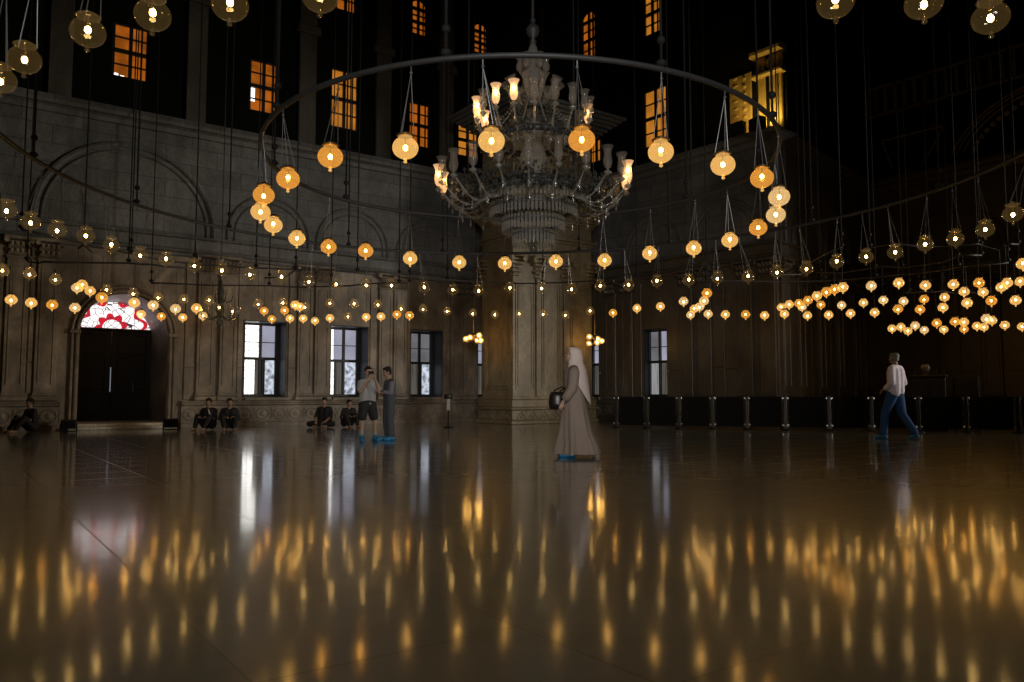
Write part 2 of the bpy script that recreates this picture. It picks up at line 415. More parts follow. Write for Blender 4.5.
def pilasters(cs, Mx, mat, w=.6, z0=.78, z1=5.1):
    """flat pilasters with sunk fields, a moulded foot and a leafy capital"""
    mb = MB()
    for c in cs:
        mb.bevbox(c-w/2, c+w/2, -.10, 0, z0, z1-.5, .015)
        mb.bevbox(c-w/2-.06, c+w/2+.06, -.17, 0, z0, z0+.14, .03); mb.bevbox(c-w/2-.03, c+w/2+.03, -.14, 0, z0+.14, z0+.22, .02)
        a, b = c-w/2+.10, c+w/2-.10
        mb.tube([(a,-.10,z0+.45),(b,-.10,z0+.45),(b,-.10,z1-.75),(a,-.10,z1-.75)], .022, 6, closed=True)
        mb.bevbox(c-w/2-.03, c+w/2+.03, -.13, 0, z1-.55, z1-.48, .02)
        for r_, zz in ((0,z1-.46),(1,z1-.28)):
            for k in range(4):
                x = c-w/2+.08+(w-.16)*k/3
                mb.add([(x-.08,-.1,zz),(x+.08,-.1,zz),(x+.05,-.19-.03*r_,zz+.17),(x-.05,-.19-.03*r_,zz+.17),(x,-.22-.03*r_,zz+.12)],
                       [(0,1,4),(1,2,4),(2,3,4),(3,0,4)])
        for s in (-1,1): mb.tube([(c+s*(w/2+.02),-.22,z1-.10),(c+s*(w/2+.05),-.0,z1-.10)], .06, 10)
        mb.bevbox(c-w/2-.1, c+w/2+.1, -.26, 0, z1-.06, z1+.04, .03)
    return structure(mb, 'trim', mat, Mx)
pilasters([-11.2,-9.4,-7.9,-6.45,-5.75,-1.65,-1.0,1.4,1.98,4.25,4.8,7.1,7.65,10.0], ML, M['marble'], .52)
pilasters([-1.4,.95,1.75,4.35,5.1,6.6,7.4], MR, M['dark_marble'], .55)
pilasters([.5,1.7,3.4,5.1,6.8,7.9], MJ, M['dark_marble'], .6); pilasters([.7,2.2,4.2,6.2,8.2,10.2], MA, M['dark_marble'], .6)

def slabs(segs, Mx, mat, z0=.80, z1=4.9):
    """thin marble facing slabs with open joints"""
    mb = MB(); rnd = random.Random(3)
    for a, b in segs:
        n = max(1, round((b-a)/.55)); st = (b-a)/n
        for k in range(n):
            zj = z0 + 1.0 + rnd.uniform(-.05,.05)
            for q0, q1 in ((z0, zj), (zj, z1)):
                mb.bevbox(a+st*k+.012, a+st*(k+1)-.012, -.035-.012*rnd.random(), 0, q0+.01, q1-.01, .012)
    return structure(mb, 'trim', mat, Mx)
slabs([(-11,-9.7),(-9.1,-8.2),(-7.6,-6.75),(-6.17,-6.03),(-2.25,-1.95),(-.72,-.57),(.86,1.12),(3.68,3.95),(5.08,5.22),(6.6,6.82)], ML, M['marble'])
slabs([(.3,.65),(1.25,1.45),(2.06,2.4),(3.5,4.05),(5.4,6.3)], MR, M['dark_marble'])
slabs([(.85,1.4),(2.05,3.05),(3.75,4.75),(5.45,6.5)], MJ, M['dark_marble']); slabs([(1.05,1.85),(2.55,3.85),(4.55,5.85),(6.55,7.85)], MA, M['dark_marble'])

def string_course(x0, x1, z, Mx, mat, d=.16):
    mb = MB(); mb.bevbox(x0, x1, -d, 0, z, z+.10, .03); mb.bevbox(x0, x1, -d*.6, 0, z-.12, z, .03); mb.bevbox(x0, x1, -d*.5, 0, z+.10, z+.42, .02); mb.bevbox(x0, x1, -d*1.1, 0, z+.42, z+.5, .03)
    return structure(mb, 'trim', mat, Mx)
string_course(-16, 11.6, 5.15, ML, M['grey']); string_course(-2.2, 7.9, 5.15, MR, M['dark_marble'])
string_course(-.1, 8.3, 5.15, MJ, M['dark_marble']); string_course(0, 12.5, 5.15, MA, M['dark_marble'])

def blind_arch(cx, zs, r, Mx, mat, w=.11, foot=5.66):
    mb = MB()
    for rr, t in ((r, w*.55), (r-.2, w*.3)):
        pts = [(cx+rr, -.02, foot)] + [(cx + rr*math.cos(PI*k/28), -.02, zs + rr*math.sin(PI*k/28)) for k in range(29)] + [(cx-rr, -.02, foot)]
        mb.tube(pts, t, 7)
    return structure(mb, 'trim', mat, Mx)
for cx in (.22, 3.05, 5.97, 8.78): blind_arch(cx, 5.9, 1.28, ML, M['grey'])
for cx in (-.27, 2.96, 5.9): blind_arch(cx, 5.9, 1.28, MR, M['grey'])
blind_arch(-3.83, 5.75, 2.35, ML, M['grey'], .16); blind_arch(-9.2, 5.75, 2.35, ML, M['grey'], .16)
for c in (1.9, 4.6): blind_arch(c+.6, 5.9, 1.2, MJ, M['dark_marble'])
for c in (3.2, 7.2): blind_arch(c, 5.9, 1.6, MA, M['dark_marble'])

# door surround: thin colonnettes and a moulded arch
mb = MB()
for x in (-5.02, -2.63):
    for dx, rr in ((0,.06), (.12 if x > -4 else -.12,.045)):
        mb.tube([(x+dx,-.05,.2),(x+dx,-.05,2.68)], rr, 10); mb.bevbox(x+dx-.09, x+dx+.09, -.16, 0, .0, .2, .02); mb.bevbox(x+dx-.08, x+dx+.08, -.14, 0, 2.62, 2.74, .02)
for rr, t in ((1.2,.06), (1.32,.045)):
    mb.tube([(-3.825+rr*math.cos(PI*k/28), -.05, 2.68+rr*math.sin(PI*k/28)) for k in range(29)], t, 8)
structure(mb, 'trim', M['marble'], ML)

# door and lunette, deep in the wall
d = tag(link('door_1', None, None, wallframe(LWP, LWD, 2.3)), 'tall black double door under a red and white stained glass half circle', 'door', kind='structure')
mb = MB()
for a, b in ((-4.95,-3.84), (-3.81,-2.70)):
    mb.box(a, b, 0, .06, .16, 2.92)
    for q0, q1 in ((.32,1.0),(1.12,2.1),(2.2,2.8)):
        mb.tube([(a+.16,0,q0),(b-.16,0,q0),(b-.16,0,q1),(a+.16,0,q1)], .025, 6, closed=True)
mb.build('door_leaf', M['black_door'], d)
MB().box(-3.84,-3.81,.03,.05,1.05,1.8).build('door_gap', emit('daylight_gap',(.8,.85,1.0),.22), d)
mb = MB(); mb.tube([(-3.2,-.02,1.0),(-3.2,-.06,1.05),(-3.2,-.06,1.3),(-3.2,-.02,1.35)], .014, 6); mb.build('door_handle', M['chain'], d)
mb = MB(); mb.bevbox(-4.95,-2.7,-.06,.1,2.9,2.99,.02); mb.build('transom', M['black_door'], d)
half = [(1.1*math.cos(PI*k/30), 1.1*math.sin(PI*k/30)) for k in range(31)]
MB().prism(half, .02, .05).build('stained_glass', M['stained'], d, M=Matrix.Translation((-3.83,0,2.99)))
mb = MB(); mb.bevbox(-5.2,-2.45,-.42,2.3,0,.085,.02); mb.bevbox(-5.08,-2.57,-.16,2.3,.085,.165,.02)
structure(mb, 'trim', M['step'], ML)

# windows of the hall
def hall_window(i, a, b, Mx, e, style):
    w = tag(link(f'window_{i}', None, None, Mx), kind='structure')
    z0, z1, zt = .92, 3.22, 2.11
    mb = MB(); c = a + (b-a)*(.5 if style != 'far' else .47)
    for x0, x1 in ((a-.26,a+.03),(b-.04,b+.25),(c-.045,c+.045)): mb.bevbox(x0, x1, e-.06, e+.02, z0, z1, .012)
    for q0, q1 in ((z0-.02,z0+.06),(z1-.05,z1+.04),(zt-.045,zt+.045)): mb.bevbox(a-.02, b+.06, e-.07, e+.02, q0, q1, .012)
    for x0, x1 in ((a,c),(c,b)): mb.box(x0, x1, e-.02, e+.02, 2.62, 2.645)
    hl, hr = (a-.245, b+.095) if Mx is ML else (a-.035, b+.235)
    mb.box(hl, hl+.02, .01, e, .9, 3.25); mb.box(hr-.02, hr, .01, e, .9, 3.25); mb.box(hl, hr, .01, e, 3.23, 3.25)  # dark lining added round the reveals in place of their shade
    mb.build('window_frame', M['frame'], w)
    def pane(x0, x1, q0, q1, m, nm='window_pane'): MB().box(x0, x1, e+.02, e+.03, q0, q1).build(nm, M[m], w)
    if style == 'open':
        pane(a, c, zt, z1, 'day'); pane(c, b, zt, z1, 'lilac'); pane(a, a+.36, z0, zt, 'day'); pane(a+.36, c+.1, z0, zt, 'curtain', 'curtain')
        pane(c+.1, b, z0, zt, 'lattice')
        MB().bevbox(c+.06, c+.16, e-.05, e+.02, z0, zt, .01).build('casement_edge', M['frame'], w)
        mb = MB()
        for q in (1.2,1.47,1.74,2.36,2.86,3.05): mb.box(a, c if q > zt else a+.36, e+.005, e+.019, q-.007, q+.007)
        for q in (a+.17,): mb.box(q-.005, q+.005, e+.005, e+.019, z0, z1)
        mb.build('glazing_lead', M['frame'], w)
    elif style == 'half':
        s = a+.15
        pane(a, s, zt, z1, 'day'); pane(s, c, zt, z1, 'lilac'); pane(c, b, zt, z1, 'lilac'); pane(a, s+.03, z0, zt, 'day'); pane(s+.03, c, z0, zt, 'curtain', 'curtain'); pane(c, b, z0, zt, 'lattice')
        MB().bevbox(s+.02, s+.07, e-.04, e+.02, z0, zt, .01).build('casement_edge', M['frame'], w)
    elif style == 'dim':
        pane(a, c, zt, z1, 'lilac_dim'); pane(c, b, zt, z1, 'lilac_dim'); pane(a, c, z0, zt, 'curtain', 'curtain'); pane(c+.07, b, z0, zt, 'lattice')
        MB().bevbox(c+.0, c+.1, e-.05, e+.02, z0, zt, .01).build('casement_edge', M['frame'], w)
    else:
        pane(a, c, zt, z1, 'lilac_dim' if style == 'rdim' else 'lilac'); pane(c, b, zt, z1, 'lilac'); pane(a, c, z0, zt, 'pale_curtain' if style == 'rdim' else 'curtain', 'curtain'); pane(c, b, z0, zt, 'curtain', 'curtain')
    mb = MB(); mb.bevbox(a-.18, b+.2, -.12, .0, .78, .88, .02); mb.box(a-.03, b+.06, 0, e, .86, .885)
    mb.build('window_sill', M['marble'] if Mx is ML else M['dark_marble'], w)
M['lilac_dim'] = emit('shaded_frosted_pane', (.60,.60,.66), .24, (1.5, .7))
M['pale_curtain'] = emit('pale_curtain', (.8,.8,.82), .36, (14, .5, (1,1,.06)))
for i, ((a, b), st) in enumerate(zip(WL, ('open','half','dim','far'))): hall_window(i+1, a, b, ML, .72, st)
for i, ((a, b), st) in enumerate(zip(WR, ('rfar','rdim'))): hall_window(i+5, a, b, MR, .3, st)

# amber windows of the gallery
def gallery_window(i, q, Mx):
    a, b, c, d_, arch, tone = q
    w = tag(link(f'window_{i}', None, None, Mx), kind='structure')
    e = .12; r = (b-a)/2; cx = (a+b)/2; mb = MB()
    top = d_-r if arch else d_
    for x in (a+.03, cx, b-.03, b-(cx-a)*.42):
        t = .05 if x in (a+.03, cx, b-.03) else .016
        zt = top if not arch else d_-r+math.sqrt(max(0, r*r-(x-cx)**2))
        mb.box(x-t, x+t, e-.05, e+.02, c, zt)
    n = 4
    for k in range(n+1):
        z = c+(top-c)*k/n; t = .06 if k in (0, 2, n) else .018
        mb.box(a, b, e-.05, e+.02, z-t, z+t)
    if arch: mb.tube([(cx+(r-.02)*math.cos(PI*k/16), e-.02, top+(r-.02)*math.sin(PI*k/16)) for k in range(17)], .03, 6)
    mb.build('window_frame', M['frame'], w)
    poly = [(a,c),(b,c)] + ([(cx+r*math.cos(PI*k/16), top+r*math.sin(PI*k/16)) for k in range(17)] if arch else [(b,d_),(a,d_)])
    MB().prism(poly, e+.02, e+.03).build('window_pane', M['yellow_pane' if tone >= 2 else 'amber_pane'], w)
    if tone == 1: MB().box(a+.06, a+.22, e-.0, e+.019, c+.36, c+.8).build('open_pane', M['day'], w)
    if i == 7:
        for x0, x1, z0, z1 in ((a+.05,a+.2,c+.04,c+.14),(a+.25,a+.36,c+.05,c+.1)): MB().box(x0, x1, e, e+.019, z0, z1).build('open_pane', M['day'], w)
for i, q in enumerate(UL): gallery_window(7+i, q, MLU)
for i, q in enumerate(UR): gallery_window(15+i, q, MRU)
# flat pilaster strips between the gallery windows
mb = MB()
for x in (-5.6,-1.9,1.7,4.55,7.2,9.9):
    mb.bevbox(x-.3, x+.3, -.12, 0, 9.06, 13.3, .02); mb.bevbox(x-.42, x+.42, -.2, 0, 13.3, 13.6, .04); mb.bevbox(x-.3, x+.3, -.12, 0, 13.6, 19, .02)
structure(mb, 'trim', M['dark_marble'], MLU)
mb = MB()
for x in (-2.2,.6,3.9):
    mb.bevbox(x-.3, x+.3, -.12, 0, 9.06, 13.3, .02); mb.bevbox(x-.42, x+.42, -.2, 0, 13.3, 13.6, .04); mb.bevbox(x-.3, x+.3, -.12, 0, 13.6, 19, .02)
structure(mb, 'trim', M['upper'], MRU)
# gilded corner of the gallery beside the floodlights
mb = MB()
mb.bevbox(4.9, 5.75, -.06, 0, 9.06, 11.6, .03); mb.bevbox(6.0, 6.9, -.10, 0, 9.06, 11.9, .03)
for x in (6.12, 6.32, 6.52, 6.72): mb.tube([(x,-.11,9.2),(x,-.11,11.2)], .05, 8)
mb.bevbox(5.9, 7.0, -.3, 0, 11.2, 11.34, .04); mb.bevbox(5.85, 7.0, -.36, 0, 11.9, 12.1, .05)
for k in range(9):
    z = 9.35 + .26*k
    mb.ball((5.15, -.06, z+.1), (.12,.03,.06), 10, 6); mb.ball((5.5, -.06, z), (.08,.04,.08), 8, 6)
for k in range(5): mb.ball((6.1+.18*k,-.16,11.6), (.08,.08,.16), 8, 6)
structure(mb, 'trim', M['gilt'], MRU @ Matrix.Translation((.62,0,0)))
# gilded mouldings over the apse
mb = MB()
for z in (11.9, 13.0): mb.bevbox(-.5, 12.4, -.14, 0, z, z+.12, .03)
for k in range(34): mb.box(-.3+.37*k, -.18+.37*k, -.12, 0, 12.05, 12.95)
structure(mb, 'trim', M['pillar'], wallframe(APP, APD, SET))
mb = MB()
mb.tube([(.3,-.05,10.9),(2.6,-.05,10.9),(1.7,-.05,9.5)], .04, 6); mb.tube([(.3,-.05,10.9),(.7,-.05,9.6)], .04, 6)
for rr in (3.4, 3.6, 3.75): mb.tube([(6.4+rr*math.cos(R(95+k*4)), -.05, 8.9+.75*rr*math.sin(R(95+k*4))) for k in range(18)], .035, 6)
for k in range(12):
    a = R(98+k*5.4); mb.ball((6.4+3.1*math.cos(a), -.03, 8.9+.75*3.1*math.sin(a)), (.1,.04,.1), 8, 6)
structure(mb, 'trim', M['gilt'], wallframe(APP, APD, SET))

# the great pillar in front of the corner of the hall
PC, PB, PA = (.03, 25.4), 3.41, 1.83
MP = wallframe(PC, LWD)
pil = tag(link('pillar_1', None, None, MP), kind='structure')
def sq(mb, o, z0, z1, b=.02):
    x0, x1, y0, y1 = -o, PB+o, -o, PA+o
    vs = []
    for (oo, z) in ((0 if b else 0, z0), (b, z0+b), (b, z1-b), (0, z1)):
        q = oo; vs += [(x0-q+b, y0-q+b, z), (x1+q-b, y0-q+b, z), (x1+q-b, y1+q-b, z), (x0-q+b, y1+q-b, z)]
    fs = [(i*4+k, i*4+(k+1)%4, (i+1)*4+(k+1)%4, (i+1)*4+k) for i in range(3) for k in range(4)] + [(3,2,1,0),(12,13,14,15)]
    mb.add(vs, fs)
mb = MB(); sq(mb, 0, 0, 10.7, 0); mb.build('shaft', M['pillar'], pil)
mb = MB(); sq(mb, -.3, 10.6, 20, 0); mb.build('upper_pier', M['upper'], pil)
mb = MB(); sq(mb, .16, 0, .13); sq(mb, .10, .13, .46); sq(mb, .17, .46, .55, .03); sq(mb, .10, .55, .8, .02); sq(mb, .06, .8, .9)
for k in range(7):
    for (fx, fy) in ((lambda u: u, lambda u: -.1),):
        x = .02 + (PB-.04)*(k+.5)/7
        mb.tube([(x-.2,-.11,.17),(x,-.12,.42),(x+.2,-.11,.17)], .022, 6); mb.ball((x,-.1,.24), (.06,.04,.06), 8, 6)
for k in range(4):
    y = PA*(k+.5)/4
    mb.tube([(-.11,y-.18,.17),(-.12,y,.42),(-.11,y+.18,.17)], .022, 6); mb.ball((-.1,y,.24), (.04,.06,.06), 8, 6)
mb.build('plinth', M['pillar'], pil)
mb = MB()
for a, b in ((.12,.85),(1.2,1.98),(2.45,3.25)):
    for q in (0,.09): mb.tube([(a+q,-.0,1.15+q),(b-q,-.0,1.15+q),(b-q,-.0,4.65-q),(a+q,-.0,4.65-q)], .03, 6, closed=True)
for q in (0,.09): mb.tube([(0,.22+q,1.15+q),(0,1.6-q,1.15+q),(0,1.6-q,4.65-q),(0,.22+q,4.65-q)], .03, 6, closed=True)
for x in (1.02, 2.21): mb.bevbox(x-.1, x+.1, -.07, 0, .9, 4.85, .015)
mb.build('panel_moulding', M['pillar'], pil)
mb = MB()
for c in (.06, 1.02, 2.21, 3.35):
    for z, w, o in ((4.86,.34,.05),(4.98,.42,.12),(5.12,.34,.08),(5.24,.5,.18),(5.38,.40,.12),(5.5,.56,.24)):
        mb.bevbox(c-w/2, c+w/2, -o, 0, z, z+.1, .03)
    for s in (-1,1): mb.tube([(c+s*.26,-.26,5.42),(c+s*.26,0,5.42)], .09, 10)
for c in (.06, 1.78):
    for z, w, o in ((4.86,.34,.05),(4.98,.42,.12),(5.12,.34,.08),(5.24,.5,.18),(5.38,.40,.12),(5.5,.56,.24)):
        mb.bevbox(0, 0, 0, 0, 0, 0, 0) if False else mb.box(-o, 0, c-w/2, c+w/2, z, z+.1)
mb.build('capital', M['pillar'], pil)
mb = MB(); sq(mb, .06, 6.15, 6.24); sq(mb, .14, 6.24, 6.36, .03)
for k, (o, z) in enumerate(((.05,6.75),(.1,6.85),(.18,6.95),(.26,7.05),(.30,7.17))): sq(mb, o, z, z+.13, .03)
mb.build('cornice', M['pillar'], pil)
mb = MB()
for k in range(8): sq(mb, .08+.12*k, 10.0+.1*k, 10.11+.1*k, .02)
mb.build('impost', M['grey'], pil)

# ------------------------------------------------------------------ lamp rings
LAMPS = {
'R1': [(-1.12,8.03,3.52),(-0.21,7.81,3.52),(0.71,7.78,3.52),(1.59,8.17,3.52),(2.38,8.64,3.52),(2.99,9.17,3.52),(3.5,10.06,3.52),(3.8,11.08,3.52),(3.82,11.95,3.52),(3.65,12.92,3.52),(3.21,13.63,3.52),(2.52,14.12,3.52),(1.78,14.86,3.52),(0.85,14.97,3.52),(-0.14,15.2,3.52),(-1.03,15.08,3.52),(-1.93,14.64,3.52),(-2.63,13.87,3.52),(-3.21,13.5,3.52),(-3.56,12.76,3.52),(-3.64,11.74,3.52),(-3.56,10.89,3.52),(-3.22,9.96,3.52),(-2.69,9.21,3.52),(-1.98,8.34,3.52)],
'R2': [(-7.08,10.77,3.52),(-7.21,11.53,3.52),(-7.14,12.09,3.52),(-6.94,12.55,3.52),(-6.94,13.36,3.52),(-6.87,14.27,3.52),(-6.61,14.75,3.52),(-6.37,15.49,3.52),(-6.0,15.99,3.52),(-5.6,16.52,3.52),(-5.07,17.02,3.52),(-4.64,17.69,3.52),(-4.13,18.18,3.52),(-3.44,18.26,3.52),(-2.83,18.18,3.52),(-2.12,18.69,3.52),(-1.46,19.13,3.52),(-0.82,19.13,3.52),(-0.05,18.78,3.52),(0.72,18.78,3.52),(1.46,18.95,3.52),(2.09,18.34,3.52),(2.75,18.26,3.52),(3.3,17.62,3.52),(3.99,17.46,3.52),(4.54,17.09,3.52),(5.17,16.94,3.52),(5.57,16.25,3.52),(6.02,15.8,3.52),(6.32,15.03,3.52),(6.64,14.48,3.52),(6.96,14.02,3.52),(7.11,13.27,3.52),(7.36,12.8,3.52),(7.41,12.06,3.52),(7.17,11.01,3.52)],
'NEAR': [(-4.22,6.27,3.52),(-3.78,5.88,3.52),(-3.04,5.42,3.52),(-2.46,5.17,3.52),(-1.88,5.03,3.52),(-1.25,4.91,3.52),(2.14,4.99,3.52),(2.73,5.0,3.52),(3.3,5.21,3.52)],
'B': [(-9.88,14.99,3.34),(-9.59,15.37,3.34),(-9.54,16.17,3.34),(-9.32,17.8,3.34),(-8.96,18.32,3.34),(-8.71,19.07,3.34),(-8.24,19.47,3.34),(-7.73,19.78,3.34),(-6.69,20.43,3.34),(-5.97,20.21,3.34),(-5.64,21.13,3.34),(-4.77,20.32,3.34),(-4.16,20.43,3.34),(-3.55,20.54,3.34),(-3.09,21.62,3.34),(-2.48,21.62,3.34),(-1.86,22.26,3.34),(-1.15,22.8,3.34),(-0.51,23.23,3.34),(0.21,22.94,3.34),(0.92,22.94,3.34),(1.61,23.38,3.34),(2.24,22.26,3.34),(2.95,22.67,3.34),(3.46,21.49,3.34),(4.02,21.01,3.34),(4.4,19.89,3.34),(4.61,18.32,3.34)],
'AL': [(-10.75,16.64,2.98),(-10.65,17.18,2.98),(-10.41,17.56,2.98),(-10.23,18.16,2.98),(-8.62,16.29,2.98),(-8.37,17.18,2.98),(-8.17,17.66,2.98),(-7.97,18.38,2.98),(-7.43,18.27,2.98)],
'CL': [(-9.97,17.75,3.39),(-9.59,17.27,3.39),(-9.95,18.27,3.39)],
'LOW': [(-10.02,20.97,3.13),(-9.77,21.63,3.13),(-9.29,21.91,3.13),(-8.56,21.5,3.13),(-6.91,22.34,3.13),(-6.35,22.2,3.13),(-5.97,22.2,3.13),(-5.82,22.94,3.13),(-5.17,22.05,3.13),(-4.6,21.77,3.13),(-4.09,21.77,3.13),(-3.65,21.63,3.13),(-3.13,21.1,3.13),(-2.82,21.36,3.13)],
'MID': [(-6.84,21.41,3.26),(-6.24,21.29,3.26),(-5.59,19.99,3.26),(-5.59,20.44,3.26)],
'CR': [(4.74,19.14,3.26),(4.94,20.44,3.26),(4.91,20.92,3.26),(5.17,22.48,3.26)],
'LR': [(5.3,20.97,3.13),(5.8,21.1,3.13),(6.35,21.1,3.13),(6.95,21.36,3.13),(7.36,20.97,3.13),(8.13,21.36,3.13),(8.66,21.23,3.13),(9.09,20.84,3.13),(9.62,20.59,3.13),(9.83,19.76,3.13),(10.45,19.87,3.13),(10.79,19.42,3.13),(10.84,18.47,3.13),(11.18,18.08,3.13),(11.68,17.98,3.13)],
'CR2': [(7.55,17.67,3.39),(7.5,18.01,3.39),(7.48,18.44,3.39),(7.55,19.19,3.39),(7.67,20.1,3.39),(7.68,20.76,3.39),(7.5,20.99,3.39),(7.53,21.7,3.39),(8.07,21.58,3.39)],
'R3': [(8.51,18.34,3.52),(8.92,17.85,3.52),(9.75,18.26,3.52),(10.32,18.1,3.52),(10.77,17.85,3.52),(11.75,18.6,3.52),(11.42,17.85,3.52),(12.31,18.75,3.68),(10.09,15.26,3.52)],
'R4': [(8.66,21.74,3.47),(9.29,21.86,3.47),(9.64,21.27,3.47),(9.92,20.71,3.47),(10.57,20.93,3.47),(10.89,20.49,3.47),(11.2,20.07,3.47),(11.09,19.0,3.47),(11.61,19.09,3.47)],
'BOT': [(10.86,22.21,2.84),(10.87,21.72,2.84),(11.75,23.07,2.84),(11.03,21.26,2.84),(12.05,22.72,2.84),(11.22,20.52,2.84),(12.52,22.54,2.84),(11.47,20.11,2.84),(11.78,20.25,2.84),(13.01,22.37,2.84),(12.81,21.41,2.84),(13.19,21.72,2.84),(11.8,19.32,2.84),(12.26,19.84,2.84),(13.39,21.11,2.84),(14.15,21.56,2.84)],
}
ORD = ['first','second','third','fourth','fifth','sixth','seventh','eighth','ninth','tenth','eleventh','twelfth','thirteenth','fourteenth','fifteenth','sixteenth','seventeenth','eighteenth','nineteenth']
TENS = {20:'twent',30:'thirt',40:'fort'}
def ordn(n):
    if n < 20: return ORD[n-1]
    t = n//10*10
    return TENS[t]+'ieth' if n == t else TENS[t]+'y-'+ORD[n-t-1]

RG = .137
def globe_profile(n=14):
    p = [(.012, -.125)]
    for k in range(1, n):
        a = -PI/2 + (PI*.86)*k/n
        p.append((RG*math.cos(a), RG*.86*math.sin(a)))
    return p + [(RG*.50, .108), (RG*.52, .118), (RG*.66, .132)]
GLOBE = MB().lathe(globe_profile(), n=24, cap=False).mesh('globe')
GLOBE_S = MB().lathe(globe_profile(9), n=14, cap=False).mesh('globe_small')
BULB = MB().ball((0,0,.0), (.0245,.0245,.030), 10, 7).mesh('bulb')
COLLAR = MB().lathe([(.066,.118),(.094,.124),(.098,.134),(.085,.142),(.05,.15),(.03,.17)], n=16).tube([(0,0,.15),(0,0,.02)], .008, 6).mesh('collar')
KNOB = MB().lathe([(.006,-.108),(.02,-.122),(.012,-.134),(.021,-.146),(.02,-.156),(.004,-.166)], n=10).mesh('knob')
def variants(me, tag_, mat, smooth=True):
    m = me.copy(); m.name = me.name+'_'+tag_; m.materials.append(mat)
    if smooth: m.polygons.foreach_set('use_smooth', [True]*len(m.polygons))
    return m
ME = {('globe','amber'): variants(GLOBE,'amber',M['amber_glass']), ('globe','clear'): variants(GLOBE,'clear',M['clear_glass']),
      ('small','amber'): variants(GLOBE_S,'amber',M['amber_glass']), ('small','clear'): variants(GLOBE_S,'clear',M['glowing_clear_glass'])}
for s_, m_ in (('globe',GLOBE),('small',GLOBE_S)):
    ME[(s_,'pale')] = variants(m_,'pale',M['pale_amber_glass']); ME[(s_,'deep')] = variants(m_,'deep',M['deep_amber_glass'])
BULBM = variants(BULB,'hot',M['bulb']); COLLARM = variants(COLLAR,'brass',M['brass']); COLLARG = variants(COLLAR,'glass',M['clear_glass']); KNOBA = variants(KNOB,'amber',M['amber_glass']); KNOBC = variants(KNOB,'clear',M['clear_glass'])

TONE = random.Random(11)
def lamp(p, kind, label, group, hook, small, bulbz):
    t = thing('globe_lamp', label, 'lamp', p, random.uniform(0, 6), group)
    rz = t.rotation_euler.z; sc = .88 if small or p[1] < 6.5 else 1.0; t.scale = (sc,)*3
    tone = TONE.choice(('amber','amber','pale','deep')) if kind == 'amber' else kind
    link('globe', ME[('small' if small else 'globe', tone)], t)
    b = link('bulb', BULBM, t); b.location = (0, 0, bulbz)
    link('collar', COLLARM if kind == 'amber' else COLLARG, t)
    link('finial', KNOBA if kind == 'amber' else KNOBC, t)
    h = Vector(hook) - Vector(p) - Vector((0,0,.036)); c, s = math.cos(-rz), math.sin(-rz); h = Vector((h.x*c-h.y*s, h.x*s+h.y*c, h.z)) / sc
    mb = MB()
    if small: mb.tube([(0,0,.16), h], .005, 4)
    else:
        j = h - Vector((0,0,.07))
        for k in range(3):
            a = 2*PI*k/3; mb.tube([(.09*math.cos(a), .09*math.sin(a), .13), j], .0045, 4)
        mb.ball(j, .018, 8, 5); mb.tube([j, h], .008, 5)
    mb.build('hanging_chain', M['dark_chain' if small else 'chain'], t)
    return t

def closed_fit(ps, c):
    """smooth bent-iron ring through the lamps"""
    th = [math.atan2(p[1]-c[1], p[0]-c[0]) for p in ps]
    return th
def frame(name, label, group, path, rods, r=.028, closed=False):
    f = thing(name, label, 'lamp frame', (0,0,0), 0, group)
    mb = MB(); mb.tube(path, r, 8, closed=closed); mb.build('hoop' if closed else 'bar', M['iron'], f, True)
    for i in rods:
        x, y, z = path[i]
        mb = MB(); mb.tube([(x,y,z),(x,y,19.99)], .016, 6); mb.ball((x,y,z+.32), .05, 8, 6); mb.lathe([(.02,.0),(.06,.03),(.06,.06),(.02,.09)], (x,y,z+.02), 8)
        mb.build('suspension_rod', M['rod'], f, True)
    return f
def fourier(c, co, n=120, z=4.41):
    out = []
    for k in range(n):
        t = 2*PI*k/n; r = co[0]
        for m in (1,2,3): r += co[2*m-1]*math.cos(m*t) + co[2*m]*math.sin(m*t)
        out.append((c[0]+r*math.cos(t), c[1]+r*math.sin(t), z))
    return out
INNER = fourier((.09,11.51), [3.712,.002,-.004,.029,-.02,.018,.042])
OUTER = fourier((-.01,11.84), [7.19,.093,-.028,.057,-.183,.059,.005], 160)
frame('lamp_ring', 'dark iron inner ring hung with amber globes round the big chandelier', None, INNER, (2,12,24,35,48,59,72,86,98,110), .032, True)
frame('lamp_ring', 'dark iron outer ring hung with clear globes, wider than the chandelier ring', None, OUTER, (4,14,26,34,46,54,64,72,82,96,112,126,140,152), .032, True)
def near_on(path, p): return min(path, key=lambda q: (q[0]-p[0])**2+(q[1]-p[1])**2)

def rows(sets, kind, phrase, group, path, small=True):
    for i, p in enumerate(sets):
        k = kind(p) if callable(kind) else kind
        lamp(p, k, phrase(i, k), group, near_on(path, p) if path else (p[0],p[1],p[2]+.92), small, random.choice((.0,.005,-.015,.02)))

